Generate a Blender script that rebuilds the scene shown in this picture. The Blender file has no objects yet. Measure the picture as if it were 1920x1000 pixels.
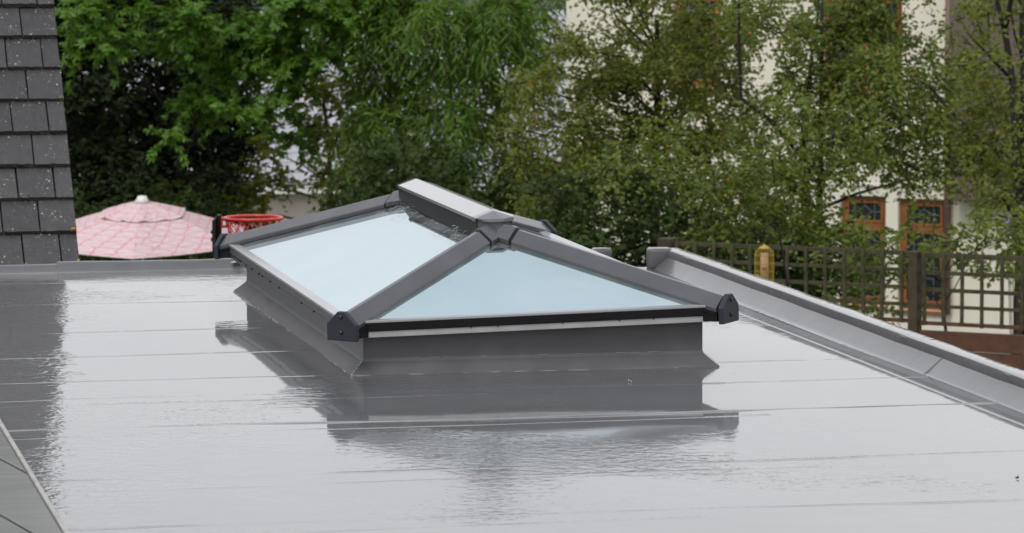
import bpy, bmesh, math, random
import numpy as np
from mathutils import Vector, Matrix
R = math.radians
random.seed(7)
rng = np.random.default_rng(11)
sc = bpy.context.scene
COL = sc.collection

# ------------------------------------------------------------------ camera
CAM = np.array([-1.8888, -11.5536, 1.3768]); YAW, PIT, ROL, FPX = 0.1985, 0.0911, -0.0025, 7710.9
FW = np.array([math.sin(YAW)*math.cos(PIT), math.cos(YAW)*math.cos(PIT), -math.sin(PIT)])
_r = np.array([math.cos(YAW), -math.sin(YAW), 0.0]); _u = np.cross(_r, FW)
RT = math.cos(ROL)*_r + math.sin(ROL)*_u
UP = -math.sin(ROL)*_r + math.cos(ROL)*_u
cd = bpy.data.cameras.new('camera'); cam = bpy.data.objects.new('camera', cd); COL.objects.link(cam)
m = Matrix.Identity(4)
for i in range(3):
    m[i][0] = RT[i]; m[i][1] = UP[i]; m[i][2] = -FW[i]; m[i][3] = CAM[i]
cam.matrix_world = m
cd.sensor_width = 36; cd.lens = FPX/1920*36; cd.clip_start = 0.1; cd.clip_end = 6000
cd.dof.use_dof = True; cd.dof.focus_distance = 12.3; cd.dof.aperture_fstop = 14
sc.camera = cam

# ------------------------------------------------------------------ world: overcast sky
SUN_EL, SUN_AZ = R(52), R(215)         # high, behind the camera, veiled by cloud
w = bpy.data.worlds.new('World'); sc.world = w; w.use_nodes = True
nt = w.node_tree; nt.nodes.clear()
out = nt.nodes.new('ShaderNodeOutputWorld'); bg = nt.nodes.new('ShaderNodeBackground')
sky = nt.nodes.new('ShaderNodeTexSky'); sky.sky_type = 'NISHITA'; sky.sun_disc = False
sky.sun_elevation = SUN_EL; sky.sun_rotation = SUN_AZ; sky.air_density = 1.3; sky.dust_density = 1.0; sky.ozone_density = 3.0
tc = nt.nodes.new('ShaderNodeTexCoord'); nz = nt.nodes.new('ShaderNodeTexNoise')
nz.inputs['Scale'].default_value = 2.2; nz.inputs['Detail'].default_value = 5
nt.links.new(tc.outputs['Generated'], nz.inputs['Vector'])
rp = nt.nodes.new('ShaderNodeValToRGB')                 # the cloud sheet, a little uneven
rp.color_ramp.elements[0].position = .3; rp.color_ramp.elements[0].color = (9.2, 9.3, 9.6, 1)
rp.color_ramp.elements[1].position = .75; rp.color_ramp.elements[1].color = (11.6, 11.6, 11.6, 1)
nt.links.new(nz.outputs['Fac'], rp.inputs['Fac'])
mx = nt.nodes.new('ShaderNodeMix'); mx.data_type = 'RGBA'
sz = nt.nodes.new('ShaderNodeSeparateXYZ'); nt.links.new(tc.outputs['Generated'], sz.inputs[0])
cv = nt.nodes.new('ShaderNodeMapRange'); cv.inputs['From Min'].default_value = .2; cv.inputs['From Max'].default_value = .8
cv.inputs['To Min'].default_value = .97; cv.inputs['To Max'].default_value = .56; nt.links.new(sz.outputs[2], cv.inputs['Value'])
n2 = nt.nodes.new('ShaderNodeTexNoise'); n2.inputs['Scale'].default_value = 7; n2.inputs['Detail'].default_value = 5; nt.links.new(tc.outputs['Generated'], n2.inputs['Vector'])
ad = nt.nodes.new('ShaderNodeMath'); ad.operation = 'MULTIPLY_ADD'; ad.inputs[1].default_value = .30; nt.links.new(n2.outputs['Fac'], ad.inputs[0])
sb = nt.nodes.new('ShaderNodeMath'); sb.operation = 'SUBTRACT'; sb.inputs[1].default_value = .15; sb.use_clamp = True
nt.links.new(cv.outputs['Result'], ad.inputs[2]); nt.links.new(ad.outputs[0], sb.inputs[0]); nt.links.new(sb.outputs[0], mx.inputs['Factor'])
nt.links.new(sky.outputs['Color'], mx.inputs['A']); nt.links.new(rp.outputs['Color'], mx.inputs['B'])
nt.links.new(mx.outputs['Result'], bg.inputs['Color']); bg.inputs['Strength'].default_value = .101
nt.links.new(bg.outputs['Background'], out.inputs['Surface'])

sd = bpy.data.lights.new('sun', 'SUN'); sd.energy = 1.5; sd.angle = R(25); sd.color = (1, .97, .92)
sun = bpy.data.objects.new('sun', sd); COL.objects.link(sun)
dirv = Vector((math.sin(SUN_AZ)*math.cos(SUN_EL), math.cos(SUN_AZ)*math.cos(SUN_EL), math.sin(SUN_EL)))
sun.rotation_euler = dirv.to_track_quat('Z', 'Y').to_euler(); sun.location = (0, 0, 30)
vs = sc.view_settings; vs.view_transform = 'Standard'; vs.look = 'None'; vs.exposure = 0; vs.gamma = 1; vs.use_curve_mapping = False
sc.cycles.max_bounces = 8; sc.cycles.transparent_max_bounces = 12; sc.cycles.caustics_reflective = False; sc.cycles.caustics_refractive = False

# ------------------------------------------------------------------ helpers
def P(u, v, D):                      # the world point seen D metres ahead at that place of the photograph
    return CAM + D*(FW + RT*(u-960)/FPX - UP*(v-500)/FPX)

def link(o, parent=None):
    COL.objects.link(o)
    if parent is not None: o.parent = parent
    return o
def tag(o, label=None, cat=None, group=None, kind=None):
    if label: o['label'] = label
    if cat: o['category'] = cat
    if group: o['group'] = group
    if kind: o['kind'] = kind
    return o
def empty(name, loc=(0, 0, 0), rot=(0, 0, 0)):
    o = bpy.data.objects.new(name, None); o.location = loc; o.rotation_euler = rot; o.empty_display_size = .1
    return link(o)

class MB:
    def __init__(s): s.v = []; s.f = []
    def add(s, vs, fs):
        n = len(s.v); s.v += [tuple(map(float, p)) for p in vs]; s.f += [tuple(i+n for i in f) for f in fs]; return s
    def box(s, x0, x1, y0, y1, z0, z1):
        vs = [(x, y, z) for x in (x0, x1) for y in (y0, y1) for z in (z0, z1)]
        return s.add(vs, [(0, 1, 3, 2), (4, 6, 7, 5), (0, 4, 5, 1), (2, 3, 7, 6), (0, 2, 6, 4), (1, 5, 7, 3)])
    def sweep(s, prof, a, b, side, up):   # profile [(s,u)] carried from a to b
        a, b, side, up = map(lambda t: np.array(t, float), (a, b, side, up)); n = len(prof)
        vs = [p + side*q[0] + up*q[1] for p in (a, b) for q in prof]
        fs = [(i, (i+1) % n, n+(i+1) % n, n+i) for i in range(n)] + [tuple(range(n))[::-1], tuple(range(n, 2*n))]
        return s.add(vs, fs)
    def tube(s, pts, rad, k=6, cap=True):
        pts = [np.array(p, float) for p in pts]; n0 = len(s.v); rad = rad if hasattr(rad, '__len__') else [rad]*len(pts)
        ref = np.array([.31, .27, .91])
        for i, p in enumerate(pts):
            t = pts[min(i+1, len(pts)-1)] - pts[max(i-1, 0)]; t = t/(np.linalg.norm(t)+1e-9)
            a = np.cross(t, ref); a /= np.linalg.norm(a)+1e-9; b = np.cross(t, a)
            for j in range(k):
                an = 2*math.pi*j/k; s.v.append(tuple(p + rad[i]*(a*math.cos(an)+b*math.sin(an))))
        for i in range(len(pts)-1):
            for j in range(k):
                s.f.append((n0+i*k+j, n0+i*k+(j+1) % k, n0+(i+1)*k+(j+1) % k, n0+(i+1)*k+j))
        if cap:
            s.f.append(tuple(n0+j for j in range(k))[::-1]); s.f.append(tuple(n0+(len(pts)-1)*k+j for j in range(k)))
        return s
    def lathe(s, prof, k=16, c=(0, 0, 0), cap=False):
        n0 = len(s.v)
        for r, z in prof:
            for j in range(k):
                an = 2*math.pi*j/k; s.v.append((c[0]+r*math.cos(an), c[1]+r*math.sin(an), c[2]+z))
        for i in range(len(prof)-1):
            for j in range(k):
                s.f.append((n0+i*k+j, n0+i*k+(j+1) % k, n0+(i+1)*k+(j+1) % k, n0+(i+1)*k+j))
        return s
    def mesh(s, name):
        me = bpy.data.meshes.new(name); me.from_pydata(s.v, [], s.f); me.validate()
        bm = bmesh.new(); bm.from_mesh(me); bmesh.ops.recalc_face_normals(bm, faces=bm.faces); bm.to_mesh(me); bm.free()
        return me
    def build(s, name, mat, parent=None, bevel=0, seg=2, smooth=False):
        me = s.mesh(name); me.materials.append(mat)
        o = bpy.data.objects.new(name, me); link(o, parent)
        if smooth:
            for p in me.polygons: p.use_smooth = True
        if bevel:
            b = o.modifiers.new('bevel', 'BEVEL'); b.width = bevel; b.segments = seg; b.limit_method = 'ANGLE'; b.angle_limit = R(25)
            b.harden_normals = False
        return o

def np_mesh(name, V, F, mat, parent=None, smooth=False):
    me = bpy.data.meshes.new(name); n, k = F.shape
    me.vertices.add(len(V)); me.vertices.foreach_set('co', np.ascontiguousarray(V, np.float32).ravel())
    me.loops.add(n*k); me.loops.foreach_set('vertex_index', np.ascontiguousarray(F, np.int32).ravel())
    me.polygons.add(n); me.polygons.foreach_set('loop_start', np.arange(0, n*k, k, dtype=np.int32))
    me.update(calc_edges=True); me.validate()
    me.materials.append(mat)
    if smooth: me.polygons.foreach_set('use_smooth', np.ones(n, bool))
    return link(bpy.data.objects.new(name, me), parent)

# ------------------------------------------------------------------ materials
class NT:
    def __init__(s, name):
        s.m = bpy.data.materials.new(name); s.m.use_nodes = True; s.t = s.m.node_tree
        s.b = s.t.nodes['Principled BSDF']; s.o = s.t.nodes['Material Output']; s._tc = None
    def n(s, typ, **kw):
        nd = s.t.nodes.new(typ)
        for k, v in kw.items(): setattr(nd, k, v)
        return nd
    def l(s, a, b): s.t.links.new(a, b)
    def coord(s, sock='Object'):
        if s._tc is None: s._tc = s.n('ShaderNodeTexCoord')
        return s._tc.outputs[sock]
    def mapped(s, scale=(1, 1, 1), loc=(0, 0, 0), rot=(0, 0, 0), sock='Object'):
        mp = s.n('ShaderNodeMapping'); mp.inputs['Scale'].default_value = scale; mp.inputs['Location'].default_value = loc; mp.inputs['Rotation'].default_value = rot
        s.l(s.coord(sock), mp.inputs['Vector']); return mp.outputs['Vector']
    def noise(s, scale, detail=3, rough=.5, vec=None, dist=0):
        nd = s.n('ShaderNodeTexNoise'); nd.inputs['Scale'].default_value = scale; nd.inputs['Detail'].default_value = detail
        nd.inputs['Roughness'].default_value = rough; nd.inputs['Distortion'].default_value = dist
        s.l(vec if vec is not None else s.coord(), nd.inputs['Vector']); return nd.outputs['Fac']
    def ramp(s, fac, stops):
        nd = s.n('ShaderNodeValToRGB'); e = nd.color_ramp.elements
        while len(e) < len(stops): e.new(.5)
        for el, (p, c) in zip(e, stops):
            el.position = p; el.color = (c, c, c, 1) if not hasattr(c, '__len__') else (*c, 1)
        s.l(fac, nd.inputs['Fac']); return nd.outputs['Color']
    def mix(s, a, b, fac, mode='MIX'):
        nd = s.n('ShaderNodeMix', data_type='RGBA', blend_type=mode)
        for sock, v in (('A', a), ('B', b), ('Factor', fac)):
            if hasattr(v, 'is_output') or hasattr(v, 'links'): s.l(v, nd.inputs[sock])
            elif sock == 'Factor': nd.inputs[sock].default_value = v
            else: nd.inputs[sock].default_value = (*v, 1)
        return nd.outputs['Result']
    def math(s, op, a, b=0.0, c=None):
        nd = s.n('ShaderNodeMath', operation=op)
        for i, v in enumerate((a, b) if c is None else (a, b, c)):
            if hasattr(v, 'links'): s.l(v, nd.inputs[i])
            else: nd.inputs[i].default_value = v
        return nd.outputs[0]
    def bump(s, h, strength=.3, dist=.01):
        nd = s.n('ShaderNodeBump'); nd.inputs['Distance'].default_value = dist
        if hasattr(strength, 'links'): s.l(strength, nd.inputs['Strength'])
        else: nd.inputs['Strength'].default_value = strength
        s.l(h, nd.inputs['Height']); return nd.outputs['Normal']
    def col(s, c):
        if hasattr(c, 'links'): s.l(c, s.b.inputs['Base Color'])
        else: s.b.inputs['Base Color'].default_value = (*c, 1)
    def set(s, **kw):
        names = dict(rough='Roughness', metal='Metallic', spec='Specular IOR Level', coat='Coat Weight', coatr='Coat Roughness', coatior='Coat IOR', ior='IOR', trans='Transmission Weight', normal='Normal', coatn='Coat Normal')
        for k, v in kw.items():
            if hasattr(v, 'links'): s.l(v, s.b.inputs[names[k]])
            else: s.b.inputs[names[k]].default_value = v
        return s

def simple(name, c, rough=.5, var=.15, scale=8, bump=0, bscale=60, metal=0, coat=0, coatr=.1, detail=4, spec=.5):
    M = NT(name); a = tuple(x*(1-var) for x in c); b = tuple(min(1, x*(1+var)) for x in c)
    M.col(M.ramp(M.noise(scale, detail), [(.3, a), (.7, b)])); M.set(rough=rough, metal=metal, coat=coat, coatr=coatr, spec=spec)
    if bump: M.set(normal=M.bump(M.noise(bscale, 4), bump, .004))
    return M.m

def membrane(name, rip, blobs, base=(.118, .118, .124)):
    """wet glass-fibre roofing: grey top coat under a film of rain, flat where it pools"""
    M = NT(name); co = M.coord()
    big = M.noise(1.3, 4, .55); fine = M.noise(9, 5, .6)
    c = M.ramp(fine, [(.3, tuple(x*.86 for x in base)), (.7, tuple(x*1.1 for x in base))])
    c = M.mix(c, tuple(x*.72 for x in base), M.ramp(big, [(.45, 0.), (.75, .6)]))
    sv = M.mapped((1, 2.6, 1), rot=(0, 0, R(20)))
    scf = M.math('MULTIPLY', M.ramp(M.noise(34, 5, .7, sv), [(.66, 0.), (.74, .55)]), M.ramp(M.noise(4, 3), [(.5, 0.), (.62, 1.)]))
    c = M.mix(c, (.30, .30, .31), scf); M.col(c)
    # pool mask
    sep = M.n('ShaderNodeSeparateXYZ'); M.l(co, sep.inputs[0]); pool = None
    wob = M.noise(2.6, 4, .6)
    for (x, y, rx, ry) in blobs:
        dx = M.math('DIVIDE', M.math('SUBTRACT', sep.outputs[0], x), rx); dy = M.math('DIVIDE', M.math('SUBTRACT', sep.outputs[1], y), ry)
        d = M.math('ADD', M.math('MULTIPLY', dx, dx), M.math('MULTIPLY', dy, dy))
        d = M.math('ADD', d, M.math('MULTIPLY', M.math('SUBTRACT', wob, .5), 2.2))
        k = M.ramp(d, [(.62, 1.), (.80, 0.)])
        pool = k if pool is None else M.math('MAXIMUM', pool, k)
    if pool is None: pool = M.math('MULTIPLY', wob, 0.0)
    rough_m = M.math('SUBTRACT', 1.0, M.math('MULTIPLY', pool, .96))
    h1 = M.noise(24, 2, .5, dist=.5); h2 = M.noise(60, 2, .5)
    lo = M.noise(3.2, 2, .5)
    amp = M.math('MULTIPLY', rough_m, M.ramp(M.noise(1.1, 4, .6), [(.40, .14), (.62, 1.)]))
    h = M.math('ADD', M.math('MULTIPLY', h1, 1.0), M.math('MULTIPLY', h2, .35))
    nrm = M.bump(h, M.math('MULTIPLY', amp, rip), .0024)
    b2 = M.n('ShaderNodeBump'); b2.inputs['Distance'].default_value = .0016; b2.inputs['Strength'].default_value = rip*.25
    M.l(lo, b2.inputs['Height']); M.l(nrm, b2.inputs['Normal'])
    ge = M.n('ShaderNodeNewGeometry'); sn = M.n('ShaderNodeSeparateXYZ'); M.l(ge.outputs['Normal'], sn.inputs[0])
    film = M.ramp(sn.outputs[2], [(.15, .10), (.70, .45), (.97, 1.)])        # rain runs off the upright faces
    M.set(rough=.42, coat=film, coatr=.03, coatior=1.38, coatn=b2.outputs['Normal'], normal=nrm, spec=.35)
    return M.m

M_roof = membrane('wet_grey_membrane', .85, [(-.45, .45, .42, 1.15), (-.25, 1.9, .3, .5), (.5, -.9, .85, .62), (1.25, -1.0, .5, 2.4), (.6, -3.3, 1.3, .8)])
M_upst = membrane('wet_grey_upstand', .55, [])
M_alu = simple('anthracite_aluminium', (.078, .078, .086), .36, .14, 7, coat=.5, coatr=.12)
M_alu_top = simple('ridge_sky_lit_aluminium', (.19, .19, .20), .28, .05, 3, coat=1, coatr=.1)  # lighter than the hip bars: sky reflection put into the colour
M_edge = simple('grey_edge_sky_sheen', (.34, .34, .355), .35, .05, 5, coat=.5)  # sky sheen on the glazing edge, painted as a paler grey
M_beam = simple('beam_dark_reflection', (.020, .021, .024), .45, .1, 6, spec=.12)  # dark reflection of the trees put into the beam's base colour
M_black = simple('black_gasket', (.008, .0082, .0095), .5, .1, spec=.2)
M_cap = simple('navy_end_cap', (.018, .021, .032), .42, .1, 20)
M_strip = simple('pale_drip_strip', (.38, .38, .37), .45, .12, 14)
M_bolt = simple('dark_bolt', (.02, .02, .025), .3, .1)
M_white = simple('white_plaster', (.78, .78, .76), .7, .03)
M_render = simple('grey_render', (.4, .39, .37), .9, .1, 4, .3)
M_brick = simple('red_brown_brick', (.25, .12, .08), .9, .2, 12, .4)
M_cream = simple('cream_stucco', (.83, .775, .65), .9, .05, 3, .35, 45)
M_pink = simple('pale_pink_render', (.70, .60, .56), .9, .05, 3, .3, 45)
_c = NT('cream_stucco'); _sv = _c.mapped((5, 5, .7))
_c.col(_c.mix(_c.ramp(_c.noise(3, 4), [(.3, (.80, .745, .62)), (.7, (.85, .80, .68))]), (.56, .50, .40), _c.ramp(_c.noise(1.6, 5, .65, _sv), [(.55, 0.), (.8, .45)])))
_c.set(rough=.9, normal=_c.bump(_c.noise(45, 4), .35, .004)); M_cream = _c.m
M_frame = simple('orange_brown_timber', (.28, .095, .03), .4, .25, 15, coat=.3)
M_lead = simple('lead_came', (.12, .125, .135), .5, .1)
M_trellis = simple('mossy_trellis_timber', (.058, .052, .024), .85, .45, 14, .5)
M_post = simple('mossy_post', (.060, .046, .027), .85, .45, 10, .5)
M_board = simple('red_brown_board', (.10, .042, .024), .75, .35, 9, .4, coat=.15)
M_bark = simple('dark_bark', (.020, .017, .013), .9, .4, 12, .8, 30)
M_bark2 = simple('brown_bark', (.075, .058, .040), .9, .35, 12, .8, 30)
M_hung = simple('brown_hung_tile', (.17, .125, .11), .8, .25, 5, .4)
M_slate = simple('pale_slate', (.42, .42, .45), .5, .18, 4, .3, coat=.2)
M_red = simple('red_enamel', (.62, .035, .022), .35, .1, coat=.4)
M_feed = simple('yellow_wire', (.42, .29, .025), .45, .15)
M_seed = simple('seed_column', (.45, .30, .16), .8, .3, 40)
M_pole = simple('white_pole', (.75, .73, .68), .4, .05)
M_lichen = simple('ochre_lichen', (.50, .34, .03), .9, .3, 60, .5)
M_moss = simple('dark_moss', (.022, .024, .015), 1, .5, 40, .6)
M_weather = NT('weathered_grey_green_board')
_v = M_weather.mapped((3, 26, 3), rot=(0, 0, R(76)))
M_weather.col(M_weather.mix(M_weather.ramp(M_weather.noise(1.2, 5, .65, _v), [(.3, (.075, .075, .068)), (.7, (.165, .166, .155))]), (.12, .13, .10), M_weather.ramp(M_weather.noise(3, 4), [(.5, 0.), (.75, .5)])))
M_weather.set(rough=.45, coat=.3, coatr=.2); M_weather.set(normal=M_weather.bump(M_weather.noise(2, 5, .6, _v), .4, .004)); M_weather = M_weather.m

# roof tiles, speckled with pale lichen
T = NT('speckled_concrete_tile')
inf = T.n('ShaderNodeObjectInfo')
tb = T.ramp(inf.outputs['Random'], [(0, (.032, .031, .032)), (.5, (.047, .045, .046)), (1, (.072, .067, .067))])
tb = T.mix(tb, T.ramp(T.noise(20, 5, .6), [(.3, (.028, .027, .029)), (.7, (.066, .060, .061))]), .5)
add = T.n('ShaderNodeVectorMath', operation='ADD'); T.l(T.coord(), add.inputs[0])
cmb = T.n('ShaderNodeCombineXYZ'); T.l(T.math('MULTIPLY', inf.outputs['Random'], 37.0), cmb.inputs[0]); T.l(T.math('MULTIPLY', inf.outputs['Random'], 91.0), cmb.inputs[1]); T.l(cmb.outputs[0], add.inputs[1])
vo = T.n('ShaderNodeTexVoronoi'); vo.inputs['Scale'].default_value = 85; vo.inputs['Randomness'].default_value = 1; T.l(add.outputs[0], vo.inputs['Vector'])
vo2 = T.n('ShaderNodeTexVoronoi'); vo2.inputs['Scale'].default_value = 210; T.l(add.outputs[0], vo2.inputs['Vector'])
dens = T.noise(7, 3, .5, add.outputs[0])
def cellspk(v_, thr, r0):
    sx_ = T.n('ShaderNodeSeparateXYZ'); T.l(v_.outputs['Color'], sx_.inputs[0])
    rad = T.math('MULTIPLY', sx_.outputs[1], r0)
    return T.math('MULTIPLY', T.math('GREATER_THAN', sx_.outputs[0], thr), T.math('LESS_THAN', v_.outputs['Distance'], rad))
sp1 = T.math('MULTIPLY', cellspk(vo, .80, .40), T.ramp(dens, [(.44, .05), (.57, 1.)]))
sp2 = T.math('MULTIPLY', cellspk(vo2, .84, .46), T.ramp(dens, [(.42, .1), (.6, .9)]))
spk = T.math('MAXIMUM', sp1, sp2)
T.col(T.mix(tb, (.42, .40, .36), spk)); T.set(rough=.6, normal=T.bump(T.noise(160, 4), .3, .002), coat=.15, coatr=.3); M_tile = T.m

# glass of the lantern: blue solar-control coating, strongly reflecting
G = NT('coated_blue_glass'); G.t.nodes.remove(G.b)
gl = G.n('ShaderNodeBsdfGlossy'); gl.inputs['Color'].default_value = (.79, .965, 1.0, 1); gl.inputs['Roughness'].default_value = .015
lw = G.n('ShaderNodeLayerWeight'); lw.inputs['Blend'].default_value = .5
G.l(G.ramp(lw.outputs['Facing'], [(.50, (.74, .955, 1.0)), (.84, (.82, .925, .965))]), gl.inputs['Color'])   # the coating's blue fades at grazing angles
tr = G.n('ShaderNodeBsdfTransparent'); tr.inputs['Color'].default_value = (.5, .74, .84, 1)
ms = G.n('ShaderNodeMixShader'); ms.inputs[0].default_value = .80; G.l(tr.outputs[0], ms.inputs[1]); G.l(gl.outputs[0], ms.inputs[2]); df = G.n('ShaderNodeBsdfDiffuse'); df.inputs['Color'].default_value = (.78, .80, .80, 1)
ms2 = G.n('ShaderNodeMixShader'); G.l(G.ramp(G.noise(3.5, 6, .65), [(.35, .02), (.75, .16)]), ms2.inputs[0]); G.l(ms.outputs[0], ms2.inputs[1]); G.l(df.outputs[0], ms2.inputs[2])
G.l(G.bump(G.noise(1.6, 2), .04, .01), gl.inputs['Normal']); G.l(ms2.outputs[0], G.o.inputs[0]); M_glass = G.m
W_ = NT('dark_window_glass'); W_.col((.018, .022, .026)); W_.set(rough=.06, spec=.6); M_wglass = W_.m

# parasol cloth, pink line print on white
U = NT('pink_printed_cloth')
uvn = U.n('ShaderNodeUVMap'); 
def stripes(rot, sc_, w_):
    mp = U.n('ShaderNodeMapping'); mp.inputs['Rotation'].default_value = (0, 0, R(rot)); mp.inputs['Scale'].default_value = (sc_, sc_, sc_); U.l(uvn.outputs[0], mp.inputs[0])
    nn = U.n('ShaderNodeTexNoise'); nn.inputs['Scale'].default_value = 1.2; U.l(mp.outputs[0], nn.inputs['Vector'])
    sx = U.n('ShaderNodeSeparateXYZ'); U.l(mp.outputs[0], sx.inputs[0])
    fr = U.math('FRACT', U.math('ADD', sx.outputs[0], U.math('MULTIPLY', nn.outputs['Fac'], .55)))
    return U.ramp(U.math('ABSOLUTE', U.math('SUBTRACT', fr, .5)), [(w_, 1.), (w_+.04, 0.)])
ln = U.math('MAXIMUM', stripes(90, 8, .03), U.math('MAXIMUM', stripes(35, 8, .03), stripes(-35, 8, .022)))
fain = U.math('MAXIMUM', stripes(62, 15, .05), stripes(-50, 13, .05))
uc = U.mix((.85, .69, .70), (.88, .77, .77), fain); uc = U.mix(uc, (.82, .33, .40), U.math('MULTIPLY', ln, .8))
U.col(uc); U.set(rough=.8)
trl = U.n('ShaderNodeBsdfTranslucent'); U.l(uc, trl.inputs['Color']); mxs = U.n('ShaderNodeMixShader'); mxs.inputs[0].default_value = .3
U.l(U.b.outputs[0], mxs.inputs[1]); U.l(trl.outputs[0], mxs.inputs[2]); U.l(mxs.outputs[0], U.o.inputs[0]); M_cloth = U.m

def leaf_mat(name, cols, trans=.3, rough=.42):
    L = NT(name); g = L.n('ShaderNodeNewGeometry'); r = g.outputs['Random Per Island']
    k = len(cols); c = L.ramp(r, [(i/(k-1), cols[i]) for i in range(k)])
    c = L.mix(c, tuple(x*.55 for x in cols[0]), L.ramp(L.noise(1.6, 2), [(.42, 0.), (.66, .36)]))
    L.col(c); L.set(rough=rough, spec=.4 if rough < .5 else .2)
    t = L.n('ShaderNodeBsdfTranslucent'); mm = L.n('ShaderNodeMix', data_type='RGBA', blend_type='MULTIPLY'); mm.inputs['Factor'].default_value = 1
    L.l(c, mm.inputs['A']); mm.inputs['B'].default_value = (1.3, 1.25, .6, 1); L.l(mm.outputs['Result'], t.inputs['Color'])
    s = L.n('ShaderNodeMixShader'); s.inputs[0].default_value = trans; L.l(L.b.outputs[0], s.inputs[1]); L.l(t.outputs[0], s.inputs[2]); L.l(s.outputs[0], L.o.inputs[0])
    return L.m
ML_dark = leaf_mat('leaf_evergreen_shade', [(0.014, 0.026, 0.009), (0.024, 0.04, 0.013), (0.038, 0.056, 0.016)], 0.12, .6)  # evergreen tone with the shade inside dense crowns painted in
ML_bright = leaf_mat('leaf_bright_green', [(0.085, 0.185, 0.02), (0.12, 0.245, 0.03), (0.165, 0.29, 0.045)], 0.38)
ML_yel = leaf_mat('leaf_yellow_green', [(0.125, 0.155, 0.022), (0.185, 0.215, 0.03), (0.25, 0.255, 0.045)], 0.42)
ML_wil = leaf_mat('leaf_narrow_green', [(0.085, 0.18, 0.02), (0.125, 0.24, 0.03), (0.205, 0.295, 0.05)], 0.42)
ML_under = leaf_mat('leaf_understory_shade', [(0.028, 0.05, 0.012), (0.048, 0.08, 0.018), (0.075, 0.115, 0.026)], 0.28, .6)  # leaf tone darkened to carry the shade under the trees
ML_oliv = leaf_mat('leaf_olive', [(0.115, 0.15, 0.024), (0.175, 0.21, 0.036), (0.255, 0.275, 0.055)], 0.45)
ML_oliv2 = leaf_mat('leaf_mid_green', [(0.098, 0.15, 0.022), (0.155, 0.21, 0.036), (0.23, 0.265, 0.052)], 0.45)
M_fruit = simple('orange_fruit', (.55, .20, .02), .4, .3)
M_petal = simple('purple_petal', (.28, .16, .52), .6, .2)

# ================================================================== SETTING
GZ = -3.9
Mg = NT('garden_ground'); Mg.col(Mg.ramp(Mg.noise(.6, 6, .6), [(.3, (.035, .05, .02)), (.55, (.05, .075, .025)), (.75, (.07, .06, .04))])); Mg.set(rough=.95, normal=Mg.bump(Mg.noise(9, 5), .6, .03))
g = MB().add([(-1500, -1500, GZ), (1500, -1500, GZ), (1500, 1500, GZ), (-1500, 1500, GZ)], [(0, 1, 2, 3)]).build('ground', Mg.m); tag(g, kind='structure')

# ------------------------------------------------------------------ flat roof building
RX0, RX1, RY0, RY1 = -1.115, 1.70, -7.2, 3.40
W, L, TF = 1.0, 2.48, .039
bld = empty('flat_roof_building', (.3, -2, GZ))
tag(bld, 'building with a wet grey membrane flat roof carrying the glass lantern', 'building')
OFF = Matrix.Translation((-.3, 2, -GZ))
def bpart(mb, name, mat, parent=None, **k):
    o = mb.build(name, mat, parent or bld, **k)
    if parent is None: o.matrix_parent_inverse = OFF
    else: o.matrix_parent_inverse = Matrix.Identity(4)
    return o
# deck: a grid with faint hollows, open under the lantern
def deck_z(x, y):
    return .0016*math.sin(x*2.3+1.1)*math.sin(y*1.5+.4) + .0009*math.sin(x*5.1+y*2.2)
xs = sorted(set([RX0, .06, W-.06, RX1] + [round(v, 3) for v in np.arange(-1.05, 1.68, .085)]))
ys = sorted(set([RY0, .06, L-.06, RY1] + [round(v, 3) for v in np.arange(-7.1, 3.38, .09)]))
V = [(x, y, deck_z(x, y)) for y in ys for x in xs]; nx = len(xs); F = []
for j in range(len(ys)-1):
    for i in range(nx-1):
        cx, cy = (xs[i]+xs[i+1])/2, (ys[j]+ys[j+1])/2
        if .06 < cx < W-.06 and .06 < cy < L-.06: continue
        if cx > 1.50 and cy > 3.08: continue
        F.append((j*nx+i, j*nx+i+1, (j+1)*nx+i+1, (j+1)*nx+i))
mbd = MB(); mbd.v = V; mbd.f = F
deck = bpart(mbd, 'roof_deck', M_roof, smooth=True); tag(deck, label='wet grey glass-fibre roof surface with lapped seams')
# lap seams: low rounded ridges across the deck
def seam(y, slope=0.0, h=.0022, wd=.017, x0=RX0+.004, x1=1.57, keep_=.5):
    mb = MB(); n = 60; pts = []
    k1, k2 = random.uniform(0, 6), random.uniform(0, 6)
    for i in range(n+1):
        x = x0+(x1-x0)*i/n; yy = y + slope*(x-.3) + .007*math.sin(x*2.3+k1)+.004*math.sin(x*6.1+k2)+.002*math.sin(x*17+k1)
        hh = h*keep_*max(.0, .55+.35*math.sin(x*2.4+k2)+.3*math.sin(x*7+k1)+.2*math.sin(x*17+k2)); ww = wd*(1+.3*math.sin(x*6+k1))
        z = deck_z(x, yy)
        prof = [(-ww, -.001), (-ww*.45, hh*.75), (0, hh), (ww*.5, hh*.7), (ww*1.5, -.001)]
        mb.v += [(x, yy+a, z+b) for a, b in prof]
    for i in range(n):
        for j in range(4): mb.f.append((i*5+j, i*5+j+1, (i+1)*5+j+1, (i+1)*5+j))
    o = mb.build('lap_seam', M_upst, bld, smooth=True); o.matrix_parent_inverse = OFF
for y, sl, h in ((2.18, .004, .0018), (-1.04, .0, .003), (-1.16, .03, .0012), (-1.97, .006, .002), (-2.12, .02, .001), (-2.72, -.004, .0018), (-2.84, .02, .001), (-3.6, .01, .002), (-.42, .0, .0016), (-.52, .02, .0013), (2.95, .0, .0012)):
    seam(y, sl, h, x1=1.56 if h > .0013 else random.uniform(.2, 1.5), keep_=1.15 if y == -1.04 else .5)
seam(1.30, .002, .002, x1=-.03); seam(.62, .004, .0022, x1=-.03); seam(-.02, -.01, .0016, x1=-.1); seam(.05, .01, .0012, x0=1.06, x1=1.56)
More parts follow.
